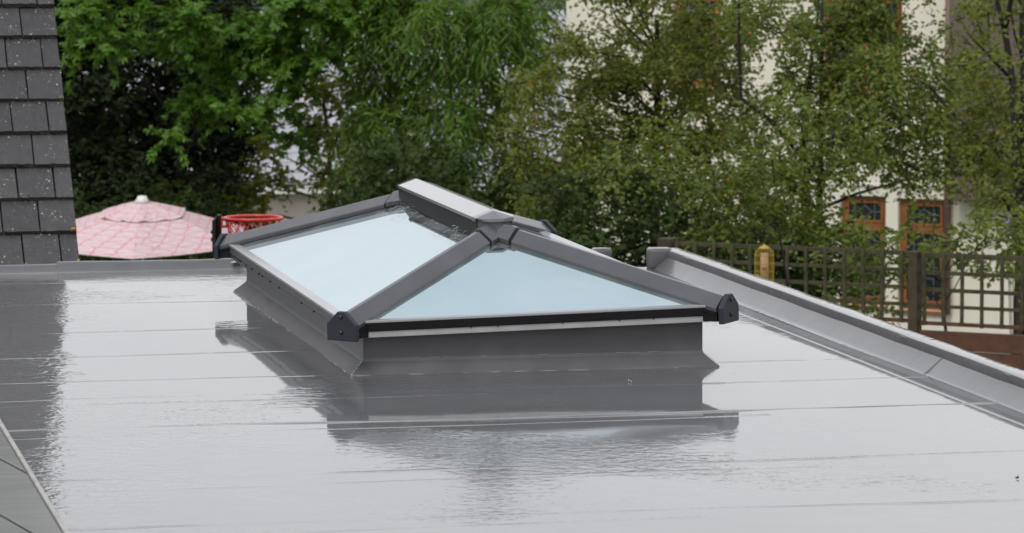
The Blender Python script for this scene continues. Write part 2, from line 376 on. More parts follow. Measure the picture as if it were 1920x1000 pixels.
# seam running along the parapet
mb = MB(); n = 90
for i in range(n+1):
    y = RY0+.1+(2.95-RY0-.1)*i/n; xx = 1.482+.003*math.sin(y*2)
    for a, b in ((-.012, -.001), (-.004, .0012), (.003, .0014), (.012, -.001)): mb.v.append((xx+a, y, deck_z(xx, y)+b))
for i in range(n):
    for j in range(3): mb.f.append((i*4+j, i*4+j+1, (i+1)*4+j+1, (i+1)*4+j))
bpart(mb, 'lap_seam', M_upst, smooth=True)
# kerb that carries the lantern
TILT, TILTY = .0232, .004
def kz(x, y, z): return z + TILT*x + TILTY*y
mb = MB(); rings = []
def ring(off, zf, jit=0):
    pts = []
    n = 26
    cs = [(-off, -off), (W+off, -off), (W+off, L+off), (-off, L+off)]
    for a in range(4):
        p, q = cs[a], cs[(a+1) % 4]
        for i in range(n):
            t = i/n; x, y = p[0]+(q[0]-p[0])*t, p[1]+(q[1]-p[1])*t
            j = jit*(math.sin(x*11+y*9+off*50)+.6*math.sin(x*29+y*23+a))
            if 0 < i: 
                if a in (0, 2): y += j
                else: x += j
            pts.append((x, y, zf(x, y) + (abs(j)*.3)))
    return pts
rl = [ring(TF+.004, lambda x, y: deck_z(x, y)-.002, .0020), ring(TF, lambda x, y: .0025, .0020),
      ring(.0195, lambda x, y: .0195, .0014), ring(.0035, lambda x, y: TF-.004, .0012), ring(0, lambda x, y: TF+.005, .0006), ring(0, lambda x, y: TF+.03), ring(0, lambda x, y: kz(x, y, .114)), ring(-.06, lambda x, y: kz(x, y, .114))]
n = len(rl[0])
for r_ in rl: mb.v += r_
for k in range(len(rl)-1):
    for i in range(n): mb.f.append((k*n+i, k*n+(i+1) % n, (k+1)*n+(i+1) % n, (k+1)*n+i))
kerb = bpart(mb, 'lantern_kerb', M_upst, smooth=True); tag(kerb, label='grey membrane-covered kerb under the lantern')
es = kerb.modifiers.new('edges', 'EDGE_SPLIT'); es.split_angle = R(18)
M_seal = simple('pale_resin_edge', (.34, .34, .345), .5, .25, 60)
def resin(p, q, segs, r0=.0016):
    mb = MB(); p, q = np.array(p), np.array(q)
    for i in range(segs):
        if random.random() < .30: continue
        t0, t1 = (i+random.uniform(0, .3))/segs, (i+random.uniform(.6, 1.1))/segs; pts = []
        for t in np.linspace(t0, t1, 4): pts.append(p+(q-p)*t+np.array((random.uniform(-1, 1), random.uniform(-1, 1), 0))*.0016)
        mb.tube(pts, [r0*.3, r0*random.uniform(.6, 1.3), r0*random.uniform(.5, 1.1), r0*.3], 5)
    tag(bpart(mb, 'resin_edge', M_seal), kind='stuff')
f_ = TF+.003
resin((-f_, -f_, .001), (-f_, L+f_, .001), 30); resin((-f_, -f_, .001), (W+f_, -f_, .001), 14, .0011); resin((W+f_, -f_, .001), (W+f_, L+f_, .001), 20, .0012)
resin((-f_, -f_, .001), (-.004, -.004, TF), 5, .0022); resin((0, -.0012, TF+.004), (W, -.0012, TF+.004), 18, .0009); resin((W+f_, -f_, .001), (W+.004, -.004, TF), 4, .0016)
mb = MB(); xa, xb, ya, yb = .06, W-.06, .06, L-.06
for (a, b) in (((xa, ya), (xb, ya)), ((xb, ya), (xb, yb)), ((xb, yb), (xa, yb)), ((xa, yb), (xa, ya))):
    mb.add([(a[0], a[1], .1), (b[0], b[1], .1), (b[0], b[1], -.45), (a[0], a[1], -.45)], [(0, 1, 2, 3)])
mb.add([(xa, ya, -.45), (xb, ya, -.45), (xb, yb, -.45), (xa, yb, -.45)], [(0, 1, 2, 3)])
bpart(mb, 'shaft_lining', M_white)
# right parapet, with a short return at the far end
prof = [(1.548, -.001), (1.560, .0015), (1.568, .005), (1.611, .040), (1.6155, .0435), (1.6165, .0650), (1.619, .0695), (1.625, .0715), (1.668, .0725), (1.678, .070), (1.686, .062), (1.689, .03), (1.689, -.3)]
def strip(profile, ys_, jit, ends=True):
    mb = MB(); k = len(profile)
    for y in ys_:
        for q, (x, z) in enumerate(profile):
            j = jit*(math.sin(y*7+q)+.7*math.sin(y*19+q*2.1)) if 1 < q < k-2 else 0
            mb.v.append((x+j, y, z+j*.6))
    for i in range(len(ys_)-1):
        for j in range(k-1): mb.f.append((i*k+j, i*k+j+1, (i+1)*k+j+1, (i+1)*k+j))
    return mb
ysp = np.linspace(RY0, 3.06, 170)
mb = strip(prof, ysp, .0007); k = len(prof); e = len(ysp)-1
mb.f.append(tuple(e*k+j for j in range(k)))
par = bpart(mb, 'parapet', M_upst, smooth=True); tag(par, label='low rounded grey membrane parapet along the right edge')
par.modifiers.new('edges', 'EDGE_SPLIT').split_angle = R(32)
mb = MB().box(1.553, 1.640, 2.985, 3.075, -.002, .0765)
ret = bpart(mb, 'parapet_return', M_upst, bevel=.014, seg=4, smooth=True)
# fillet joints on the parapet
for y, wd in ((-.36, .009), (-2.9, .009)):
    mb = MB(); a = np.array((1.560, y, .0015)); b = np.array((1.616, y+.012, .0455))
    nrm = np.array((-.7, 0, .7)); mb.sweep([(-wd, -.002), (wd, -.002), (wd*.6, .0011), (-wd*.6, .0011)], a, b, (0, 1, 0), nrm); 
    bpart(mb, 'fillet_joint', M_upst, bevel=.001)
# back upstand: low, with a lump where it stops short of the parapet
prf = [(-.05, -.001), (-.012, .002), (.012, .022), (.020, .028), (.034, .031), (.052, .030), (.062, .022), (.064, -.2)]
def back(x0, x1, dz=0., name='back_upstand', n=60):
    mb = MB(); k = len(prf)
    for i in range(n+1):
        x = x0+(x1-x0)*i/n; jj = .0009*math.sin(x*9)+.0006*math.sin(x*23)
        for q, (y, z) in enumerate(prf): mb.v.append((x, 3.375+y+(jj if 0 < q < 7 else 0), z*(1+dz)+(jj if 0 < q < 7 else 0)))
    for i in range(n):
        for j in range(k-1): mb.f.append((i*k+j, i*k+j+1, (i+1)*k+j+1, (i+1)*k+j))
    mb.f.append(tuple(range(k))); mb.f.append(tuple(n*k+j for j in range(k)))
    o = bpart(mb, name, M_upst, smooth=True); o.modifiers.new('edges', 'EDGE_SPLIT').split_angle = R(60); return o
back(RX0, -.555, -.12); back(-.57, 1.49, .10)
bpart(MB().box(1.425, 1.497, 3.375, 3.438, -.002, .046), 'upstand_stop', M_upst, bevel=.013, seg=4, smooth=True)
# walls below
mb = MB().box(RX0+.01, RX1-.02, RY0+.02, RY0+.25, GZ, -.012).box(RX0+.01, 1.49, RY1-.24, RY1-.01, GZ, -.012).box(1.492, RX1-.02, 2.84, 3.05, GZ, -.012)
mb.box(RX0+.01, RX0+.24, RY0+.252, RY1-.242, GZ, -.012).box(RX1-.25, RX1-.02, RY0+.252, 2.838, GZ, -.012)
bpart(mb, 'wall', M_brick)

# weathered boarded edge of the neighbouring lean-to, at the left
nb = empty('lean_to_roof', (-1.7, -3.5, GZ)); tag(nb, 'weathered grey-green boarded lean-to edged with a pale metal strip beside the wet roof', 'lean-to roof')
OFN = Matrix.Translation((1.7, 3.5, -GZ))
ang = math.atan2(-.27, .046)          # boards run at a slant to the edge
d = np.array((math.cos(ang), math.sin(ang), 0)); nn = np.array((-d[1], d[0], 0)); nn = nn if nn[0] > 0 else -nn
def clip_poly(poly, a, b, c):          # keep a*x+b*y<=c
    res = []
    for i in range(len(poly)):
        p, q = poly[i], poly[(i+1) % len(poly)]; fp, fq = a*p[0]+b*p[1]-c, a*q[0]+b*q[1]-c
        if fp <= 0: res.append(p)
        if fp*fq < 0: t = fp/(fp-fq); res.append((p[0]+t*(q[0]-p[0]), p[1]+t*(q[1]-p[1])))
    return res
EX = -1.142
s_line = np.dot(nn, (-1.25, -2.855, 0))
s0 = s_line - .21*5
for i in range(12):
    lo, hi = s0+.21*i+.004, s0+.21*(i+1)-.004
    poly = [(-2.6, -7.0), (EX, -7.0), (EX, 2.2), (-2.6, 2.2)]
    poly = clip_poly(poly, nn[0], nn[1], hi); poly = clip_poly(poly, -nn[0], -nn[1], -lo)
    if len(poly) < 3: continue
    dz = random.uniform(-.002, .002); k = len(poly)
    mb = MB().add([(x, y, .06+dz) for x, y in poly]+[(x, y, .03) for x, y in poly], [tuple(range(k)), tuple(range(k, 2*k))[::-1]]+[(j, (j+1) % k, k+(j+1) % k, k+j) for j in range(k)])
    o = mb.build('plank', M_weather, nb, bevel=.003); o.matrix_parent_inverse = OFN
o = MB().box(-2.6, EX-.001, -7.0, 2.2, .0, .0295).build('underlay', M_black, nb); o.matrix_parent_inverse = OFN
M_trim = simple('pale_edge_trim', (.38, .375, .35), .5, .2, 20)
o = MB().box(EX+.001, EX+.011, -7.0, 2.2, .004, .066).build('edge_trim', M_trim, nb, bevel=.002); o.matrix_parent_inverse = OFN
o = MB().box(-2.6, EX-.01, -6.95, 2.1, GZ, -.002).build('wall', M_render, nb); o.matrix_parent_inverse = OFN

# ================================================================== ROOF LANTERN
lan = empty('roof_lantern', (0, 0, 0), (math.atan(TILTY), -math.atan(TILT), 0))
tag(lan, 'hipped glass roof lantern with anthracite aluminium bars and pale blue panes', 'roof lantern')
node = [np.array((.5, .56, 0)), np.array((.5, 1.92, 0))]
corner = {(-1, -1): (-.062, -.062), (1, -1): (W+.062, -.062), (-1, 1): (-.062, L+.062), (1, 1): (W+.062, L+.062)}
ZS, ZA, ZB, RISE = .150, .187, .106, .191
slopeF = RISE/.622; slopeS = RISE/.562
ZE = .152
def pane(poly, slope_fn, name='glass_pane'):
    th = .018; k = len(poly)
    vs = [(x, y, slope_fn(x, y)) for x, y in poly]+[(x, y, slope_fn(x, y)-th) for x, y in poly]
    o = MB().add(vs, [tuple(range(k)), tuple(range(k, 2*k))[::-1]]+[(j, (j+1) % k, k+(j+1) % k, k+j) for j in range(k)]).build(name, M_glass, lan); return o
zf = lambda x, y: ZE+slopeF*(y+.045); zb = lambda x, y: ZE+slopeF*(L+.045-y); zl = lambda x, y: ZE+slopeS*(x+.045); zr = lambda x, y: ZE+slopeS*(W+.045-x)
pf = pane([(-.034, -.05), (1.034, -.05), (.5, .545)], zf); tag(pf, label='triangular pale blue end pane')
pane([(-.034, L+.05), (1.034, L+.05), (.5, L-.545)], zb)
pane([(-.05, -.034), (-.05, L+.034), (.452, 1.915), (.452, .565)], zl)
pane([(W+.05, -.034), (W+.05, L+.034), (.548, 1.915), (.548, .565)], zr)
# hip bars with capping, collar and end cap
for (sx, sy), c in corner.items():
    nd = node[0] if sy < 0 else node[1]
    a = np.array((c[0], c[1], ZS)); b = np.array((nd[0], nd[1], ZS+RISE))
    dpl = (b-a)*np.array((1, 1, 0)); dpl /= np.linalg.norm(dpl); side = np.array((-dpl[1], dpl[0], 0)); up = np.array((0, 0, 1.))
    a2 = a+(b-a)*.012; b2 = a+(b-a)*.955
    hp = [(-.043, -.014), (-.0445, -.003), (-.043, .001), (-.007, .031), (.007, .031), (.043, .001), (.0445, -.003), (.043, -.014)]
    bar = MB().sweep(hp, a2, b2, side, up).build('hip_bar', M_alu, lan, bevel=.0010, seg=2)
    MB().sweep([(-.049, -.021), (-.049, -.0145), (.049, -.0145), (.049, -.021)], a2, b2, side, up).build('gasket', M_black, bar).matrix_parent_inverse = Matrix.Identity(4)
    hc = [(-.0475, -.012), (-.0495, .002), (-.008, .0365), (.008, .0365), (.0495, .002), (.0475, -.012)]
    c0, c1 = a+(b-a)*.895, a+(b-a)*1.0
    MB().sweep(hc, c0, c1, side, up).build('hip_collar', M_alu, lan, bevel=.0014)
    MB().sweep([(p_*1.006, q_+.0006) for p_, q_ in hp], a+(b-a)*.884, a+(b-a)*.894, side, up).build('joint_seal', M_black, lan)
    # end cap: five-sided plate
    cp = [(-.055, ZB-ZS), (.055, ZB-ZS), (.056, .004), (.013, .040), (-.013, .040), (-.056, .004)]
    hdir, hside = dpl, side
    ca = R(9)*(1 if sx*sy > 0 else -1)*(-1); dpl = np.array((dpl[0]*math.cos(ca)-dpl[1]*math.sin(ca), dpl[0]*math.sin(ca)+dpl[1]*math.cos(ca), 0)); side = np.array((-dpl[1], dpl[0], 0))
    cap = MB().sweep(cp, a-dpl*.012, a+dpl*.004, side, up).build('end_cap', M_cap, lan, bevel=.0025)
    MB().sweep([(-.046, ZB-ZS+.006), (.046, ZB-ZS+.006), (.046, -.013), (-.046, -.013)], a+hdir*.0065, a+hdir*.085, hside, up).build('corner_block', M_black, lan)
    for zz in (.024, -.020):
        ctr = a-dpl*.012+up*zz; mbb = MB()
        mbb.tube([ctr+dpl*.001, ctr-dpl*.003, ctr-dpl*.005], [.0062, .0062, .0035], 10)
        mbb.build('bolt', M_bolt, cap).matrix_parent_inverse = Matrix.Identity(4)
# ridge: beam, peaked capping and nosed ends
yn, yf = .555, 1.925; zt = .386
beam = MB().box(.446, .554, yn-.005, yf+.005, .322, zt-.003).build('ridge_beam', M_beam, lan, bevel=.002)
mb = MB()
hw = .0605
sec = [(-hw, -.010), (-hw, .0), (0, .020), (hw, .0), (hw, -.010)]
for y in (yn, yf): mb.v += [(.5+s_, y, zt+z_) for s_, z_ in sec]
for j in range(4): mb.f.append((j, j+1, 5+j+1, 5+j))
mb.f.append((0, 4, 9, 5))
mb.f += [(0, 1, 2, 3, 4), (5, 6, 7, 8, 9)]
rc = mb.build('ridge_cap', M_alu_top, lan, bevel=.0015)
for y, s_ in ((yn, -1), (yf, 1)):
    mb = MB(); pts = []
    y0 = y - s_*.02
    mb.v = [(.5-hw-.002, y0, zt+.0015), (.5, y0, zt+.0225), (.5+hw+.002, y0, zt+.0015), (.5+hw-.002, y+s_*.012, zt-.001), (.5+.024, y+s_*.036, zt-.0035), (.5-.024, y+s_*.036, zt-.0035), (.5-hw+.002, y+s_*.012, zt-.001), (.5, y+s_*.004, zt+.020)]
    base = [(v[0], v[1], zt-.012) for v in mb.v[:7]]
    mb.v += base
    mb.f = [(0, 1, 7, 6), (1, 2, 3, 7), (7, 3, 4), (7, 4, 5), (7, 5, 6), (0, 6, 13, 8), (6, 5, 12, 13), (5, 4, 11, 12), (4, 3, 10, 11), (3, 2, 9+1, 10) if False else (3, 2, 10, 10+0) if False else (2, 3, 11-0, 10) if False else (2, 3, 10)]
    mb.v = mb.v
    o = mb.build('ridge_nose', M_alu_top, lan)
    # boss below the nose joining the two hips
    bs = MB(); pl = [(.5-.052, y-s_*.03), (.5+.052, y-s_*.03), (.5+.052, y+s_*.004), (.5+.020, y+s_*.030), (.5-.020, y+s_*.030), (.5-.052, y+s_*.004)]
    k = 6; bs.add([(x, yy, .318) for x, yy in pl]+[(x, yy, zt-.004) for x, yy in pl], [tuple(range(k))[::-1], tuple(range(k, 2*k))]+[(j, (j+1) % k, k+(j+1) % k, k+j) for j in range(k)])
    bs.build('ridge_boss', M_alu, lan, bevel=.002)
# eaves: black bar, grey glazing edge and drip strip on each side, pale front and back
def eaves(ax, c, s_, a0, a1, zfun):
    def bx(t0, t1, o0, o1, z0, z1):
        lo, hi = sorted((c+s_*o0, c+s_*o1))
        return MB().box(t0, t1, lo, hi, z0, z1) if ax == 'x' else MB().box(lo, hi, t0, t1, z0, z1)
    eb = bx(a0, a1, .030, .056, .1275, .1515).build('eaves_bar', M_black if ax == 'x' else M_alu_d, lan, bevel=.002)
    bx(a0+.02, a1-.02, .018, .0575, .1515, .1590).build('glazing_edge', M_edge, lan, bevel=.0015)
    bx(a0+.03, a1+.012, -.02, .052, .1095, .1270).build('drip_strip', M_strip if ax == 'x' else M_alu_d, lan, bevel=.001)  # long-side strips use dark metal, their shadow put into the colour
M_alu_d = simple('dark_aluminium', (.05, .05, .055), .45, .1)
eaves('x', 0, -1, -.02, W+.02, zf); eaves('x', L, 1, -.02, W+.02, zb); eaves('y', 0, -1, -.02, L+.02, zl); eaves('y', W, 1, -.02, L+.02, zr)
# drops hanging under the eaves bar and cobweb strands by the ridge
mb = MB()
for i in range(5):
    x = random.uniform(.02, 1.0); mb.lathe([(.0004, .0012), (.0016, -.001), (.0018, -.0025), (.0004, -.004)], 6, (x, -.0545, .1272))
for i in range(16):
    y = 2.45-2.3*random.random()**1.6; mb.lathe([(.0004, .0015), (.0022, -.001), (.0025, -.0035), (.0004, -.0065)], 6, (-.0545, y, .1272))
dr = mb.build('water_drops', M_black, lan); tag(dr, kind='stuff')
M_web = simple('pale_cobweb', (.7, .72, .74), .7, .1); mb = MB()
for i in range(70):
    y = random.choice([random.uniform(1.55, 1.9), random.uniform(.7, 1.9), random.uniform(.6, 1.0)]); t = random.random()
    x = .442-.06*random.random()**2; z0 = zl(x, y)+.001
    a = np.array((x, y, z0+.02*random.random()*(x > .42))); ln_ = random.uniform(.008, .035)
    dv = np.array((random.uniform(-1, .3), random.uniform(-1, 1), 0)); dv[2] = slopeS*dv[0]; dv = dv/np.linalg.norm(dv)*ln_
    mid = a+dv*.5+np.array((0, 0, .003)); mb.tube([a, mid, a+dv], .00035, 3, False)
cw = mb.build('cobweb', M_web, lan); tag(cw, kind='stuff')

# ================================================================== TILED ROOF, LEFT
PT = R(45); TW, TGA = .163, .196
vb = P(150, 497, 18.0)                       # foot of the verge seen above the upstand
up_t = np.array((0, math.cos(PT), math.sin(PT))); nrm_t = np.array((0, -math.sin(PT), math.cos(PT)))
tr_ = empty('tiled_house', (vb[0]-1.5, vb[1]+1.5, GZ)); tag(tr_, 'house with a steep roof of dark grey concrete tiles flecked with pale lichen', 'house')
OFT = Matrix.Translation((-(vb[0]-1.5), -(vb[1]+1.5), -GZ))
NC, NR = 10, 22
base0 = vb - up_t*(TGA*3.12)
def tile_mesh(w_, seed):
    rr = random.Random(seed); n = 6; mb = MB(); L_ = TGA+.05; th = .021
    xs_ = [-w_/2+w_*i/n for i in range(n+1)]
    for side_, z in ((0, 0), (1, -th)):
        for i, x in enumerate(xs_):
            mb.v.append((x, 0+rr.uniform(-.002, .002), z+rr.uniform(-.0015, .0015))); mb.v.append((x, L_, z))
    m_ = 2*(n+1)
    for i in range(n):
        mb.f += [(2*i, 2*i+2, 2*i+3, 2*i+1), (m_+2*i, m_+2*i+1, m_+2*i+3, m_+2*i+2), (2*i, m_+2*i, m_+2*i+2, 2*i+2)]
    mb.f += [(0, 1, m_+1, m_), (2*n, m_+2*n, m_+2*n+1, 2*n+1)]
    me = mb.mesh('tile'); me.materials.append(M_tile); return me
full = [tile_mesh(TW-.007, i) for i in range(5)]; half = [tile_mesh(TW/2-.007, 40+i) for i in range(3)]
for r_ in range(NR):
    off = (r_ % 2)
    x_right = 0.0
    for c_ in range(NC):
        if off and c_ == 0: wd = TW/2; me = random.choice(half)
        else: wd = TW; me = random.choice(full)
        xc = x_right - wd/2; x_right -= wd
        o = bpy.data.objects.new('tile', me)
        pos = base0 + up_t*(TGA*r_) + np.array((xc, 0, 0)) + nrm_t*(.030+random.uniform(-.002, .003))
        mat = Matrix.Translation(Vector(pos)) @ Matrix.Rotation(PT-R(6.6)+random.uniform(-.02, .02), 4, 'X') @ Matrix.Rotation(random.uniform(-.012, .012), 4, 'Z')
        o.parent = tr_; o.matrix_parent_inverse = OFT; o.matrix_basis = mat; COL.objects.link(o)
span = NC*TW+.02
mb = MB(); q0 = base0-up_t*.05-nrm_t*.012; q1 = base0+up_t*(TGA*NR+.04)-nrm_t*.012
mb.add([q0, q1, q1-np.array((span, 0, 0)), q0-np.array((span, 0, 0))]+[p-np.array((0, -.02, .05)) for p in (q0, q1, q1-np.array((span, 0, 0)), q0-np.array((span, 0, 0)))], [(0, 1, 2, 3), (4, 5, 6, 7), (0, 1, 5, 4), (1, 2, 6, 5), (2, 3, 7, 6), (3, 0, 4, 7)])
o = mb.build('underlay', M_black, tr_); o.matrix_parent_inverse = OFT
# mossy debris under the tile butts
mb = MB()
for r_ in range(1, NR):
    for i in range(46):
        x = -random.random()*NC*TW; pos = base0+up_t*(TGA*r_+random.uniform(-.004, .012))+np.array((x, 0, 0))+nrm_t*random.uniform(.012, .026)
        s_ = random.uniform(.003, .008); mb.lathe([(s_*.2, s_), (s_, 0), (s_*.2, -s_)], 5, pos)
o = mb.build('moss', M_moss, tr_); o.matrix_parent_inverse = OFT; tag(o, kind='stuff')
gw = vb[0]-.06; bk = q1[1]
mb = MB().add([(gw, q0[1]+.15, GZ), (gw, bk+3.2, GZ), (gw, bk+3.2, q0[2]), (gw, bk+.05, q1[2]-.1), (gw, q0[1]+.15, q0[2]+.03)], [(0, 1, 2, 3, 4)])
x2 = gw-span+.1
mb.add([(x2, q0[1]+.15, GZ), (x2, bk+3.2, GZ), (x2, bk+3.2, q0[2]), (x2, bk+.05, q1[2]-.1), (x2, q0[1]+.15, q0[2]+.03)], [(4, 3, 2, 1, 0)])
mb.add([(gw, q0[1]+.15, GZ), (x2, q0[1]+.15, GZ), (x2, q0[1]+.15, q0[2]+.03), (gw, q0[1]+.15, q0[2]+.03)], [(0, 1, 2, 3)])
mb.add([(gw, bk+3.2, GZ), (x2, bk+3.2, GZ), (x2, bk+3.2, q0[2]), (gw, bk+3.2, q0[2])], [(0, 1, 2, 3)])
o = mb.build('wall', M_brick, tr_); o.matrix_parent_inverse = OFT
mb = MB().add([(gw+.05, bk+.05, q1[2]-.09), (x2-.05, bk+.05, q1[2]-.09), (x2-.05, bk+3.3, q0[2]-.1), (gw+.05, bk+3.3, q0[2]-.1)], [(0, 1, 2, 3)])
o = mb.build('rear_slope', M_hung, tr_); o.matrix_parent_inverse = OFT
for (r_, x, s_) in ((3, -.010, .016), (4, -.016, .009), (3, -.24, .006), (8, -.02, .005)):
    pos = base0+up_t*(TGA*r_+.004)+np.array((x, 0, 0))+nrm_t*.034; mb = MB()
    for i in range(14):
        p = pos+np.array((random.uniform(-s_, s_), random.uniform(-s_, s_)*.7, random.uniform(-s_, s_)*.9)); t = s_*random.uniform(.25, .5)
        mb.lathe([(t*.2, t), (t, .2*t), (t*.8, -t*.5), (t*.2, -t)], 6, p)
    o = mb.build('lichen', M_lichen, tr_); o.matrix_parent_inverse = OFT

# ================================================================== BACKGROUND HOUSES
FA = -YAW - R(28); E1 = np.array((math.cos(FA), math.sin(FA), 0)); E2 = np.array((-math.sin(FA), math.cos(FA), 0))
def frame(u, v, D): return P(u, v, D)
class Facade:
    def __init__(s, u, v, D):
        s.o = P(u, v, D).copy(); s.o[2] = GZ
    def at(s, u, v):
        dr_ = P(u, v, 1)-CAM; t = np.dot(s.o-CAM, E2)/np.dot(dr_, E2); p = CAM+t*dr_-s.o
        return np.dot(p, E1), p[2]
def wall_holes(x0, x1, z0, z1, holes, th=.25):
    X = sorted(set([x0, x1]+[h[i] for h in holes for i in (0, 1)])); Z = sorted(set([z0, z1]+[h[i] for h in holes for i in (2, 3)])); mb = MB()
    def q(a, b, c, d_): mb.add([a, b, c, d_], [(0, 1, 2, 3)])
    for i in range(len(X)-1):
        for j in range(len(Z)-1):
            cx, cz = (X[i]+X[i+1])/2, (Z[j]+Z[j+1])/2
            if any(h[0] < cx < h[1] and h[2] < cz < h[3] for h in holes): continue
            q((X[i], 0, Z[j]), (X[i+1], 0, Z[j]), (X[i+1], 0, Z[j+1]), (X[i], 0, Z[j+1]))
    for a, b, c, d_ in holes:
        q((a, 0, c), (a, th, c), (a, th, d_), (a, 0, d_)); q((b, 0, c), (b, 0, d_), (b, th, d_), (b, th, c)); q((a, 0, c), (b, 0, c), (b, th, c), (a, th, c)); q((a, 0, d_), (a, th, d_), (b, th, d_), (b, 0, d_))
    return mb
def window(parent, a, b, c, d_, y=.06, transom=.30, casements=1):
    fr = .05; win = MB()
    win.box(a, a+fr, y, y+.07, c, d_).box(b-fr, b, y, y+.07, c, d_).box(a+fr, b-fr, y, y+.07, c, c+fr*1.3).box(a+fr, b-fr, y, y+.07, d_-fr, d_)
    zt_ = d_-(d_-c)*transom
    win.box(a+fr, b-fr, y-.004, y+.066, zt_-fr*.5, zt_+fr*.5)
    cells = []
    xs_ = [a+fr]+[a+(b-a)*(i+1)/casements for i in range(casements-1)]+[b-fr]
    for i in range(casements-1):
        x = xs_[i+1]; win.box(x-.022, x+.022, y-.002, y+.068, c+fr*1.3, d_-fr)
    w_ = win.build('window', M_frame, parent, bevel=.006)
    for i in range(casements):
        x0, x1 = xs_[i]+(.022 if i else 0), xs_[i+1]-(.022 if i < casements-1 else 0)
        for z0, z1 in ((c+fr*1.3, zt_-fr*.5), (zt_+fr*.5, d_-fr)):
            s_ = .028; sh = MB().box(x0, x0+s_, y-.012, y+.03, z0, z1).box(x1-s_, x1, y-.012, y+.03, z0, z1).box(x0+s_, x1-s_, y-.012, y+.03, z0, z0+s_).box(x0+s_, x1-s_, y-.012, y+.03, z1-s_, z1)
            sh.build('sash', M_frame, w_, bevel=.004)
            g0, g1, h0, h1 = x0+s_, x1-s_, z0+s_, z1-s_
            MB().box(g0, g1, y+.008, y+.014, h0, h1).build('pane', M_wglass, w_)
            le = MB(); t = .0045; cx, cz = (g0+g1)/2, (h0+h1)/2; rx = min(.075, (g1-g0)*.24); rz = min(.085, (h1-h0)*.34)
            def bar(p, q):
                le.sweep([(-t, -t), (t, -t), (t, t), (-t, t)], (p[0], y+.006, p[1]), (q[0], y+.006, q[1]), (0, 1, 0), np.cross(np.array((q[0]-p[0], 0, q[1]-p[1]))/math.hypot(q[0]-p[0], q[1]-p[1]), (0, 1, 0)))
            dm = [(cx-rx, cz), (cx, cz+rz), (cx+rx, cz), (cx, cz-rz)]
            for k_ in range(4): bar(dm[k_], dm[(k_+1) % 4])
            bar((g0, cz), dm[0]); bar(dm[2], (g1, cz)); bar((cx, h0), dm[3]); bar(dm[1], (cx, h1))
            for xx in (g0+(g1-g0)*.2, g1-(g1-g0)*.2): bar((xx, h0), (xx, h1))
            if h1-h0 > .4:
                for kk in (1, 2, 4, 5): bar((g0, h0+(h1-h0)*kk/6), (g1, h0+(h1-h0)*kk/6))
            le.build('leading', M_lead, w_)
    return w_
def gable(parent, x0, x1, zE, zR, depth, mat, name='roof', over=.3):
    mb = MB(); th = .1
    for s_, ya, yb in ((0, -over, depth/2), (1, depth+over, depth/2)):
        za = zE-over*(zR-zE)/(depth/2)
        mb.add([(x0-.2, ya, za), (x1+.2, ya, za), (x1+.2, yb, zR), (x0-.2, yb, zR), (x0-.2, ya, za-th), (x1+.2, ya, za-th), (x1+.2, yb, zR-th), (x0-.2, yb, zR-th)], [(0, 1, 2, 3), (4, 5, 6, 7), (0, 1, 5, 4), (0, 3, 7, 4), (1, 2, 6, 5)])
    return mb.build(name, mat, parent)

FC = Facade(1620, 420, 42)
ch = empty('cream_house', FC.o, (0, 0, FA)); tag(ch, 'cream stuccoed house with orange-brown leaded windows behind the trees', 'house')
holes = []
for (u0, u1, v0, v1) in ((1575, 1661, 366, 572), (1684, 1773, 372, 582), (1543, 1692, 3, 172), (1262, 1352, -12, 168)):
    x0, zt_ = FC.at(u0, v0); x1, _ = FC.at(u1, v0); zb_ = FC.at((u0+u1)/2, v1)[1]; holes.append((x0, x1, zb_, zt_))
z1 = max(holes[2][3], holes[3][3]); holes[2] = holes[2][:3]+(z1,); holes[3] = holes[3][:2]+(holes[2][2], z1)
HX0, HX1, HZ = FC.at(1062, 200)[0], 6.2, GZ+5.3
wall_holes(HX0, HX1, 0, HZ-GZ, [(a, b, c, d_) for a, b, c, d_ in holes]).build('wall', M_cream, ch)
MB().box(HX0, HX0+.25, .002, 6.5, 0, HZ-GZ-.01).box(HX1-.25, HX1, .002, 6.5, 0, HZ-GZ-.01).box(HX0+.26, HX1-.26, 6.25, 6.5, 0, HZ-GZ-.01).build('side_wall', M_cream, ch)
MB().box(HX0+.26, HX1-.26, .26, .30, 0, HZ-GZ-.02).build('inner_lining', M_black, ch)
MB().box(HX0, HX1, -.02, .0-.0005, holes[0][3]+.10, holes[0][3]+.13).build('string_course', M_cream, ch, bevel=.005)
for i, h in enumerate(holes):
    window(ch, *h, casements=2 if i == 2 else 1, transom=.27 if i < 2 else .32)
    MB().box(h[0]-.03, h[1]+.03, -.04, .055, h[2]-.035, h[2]-.001).build('sill', M_frame, ch, bevel=.004)
gable(ch, HX0, HX1, HZ-GZ, HZ-GZ+1.1, 6.5, M_hung)
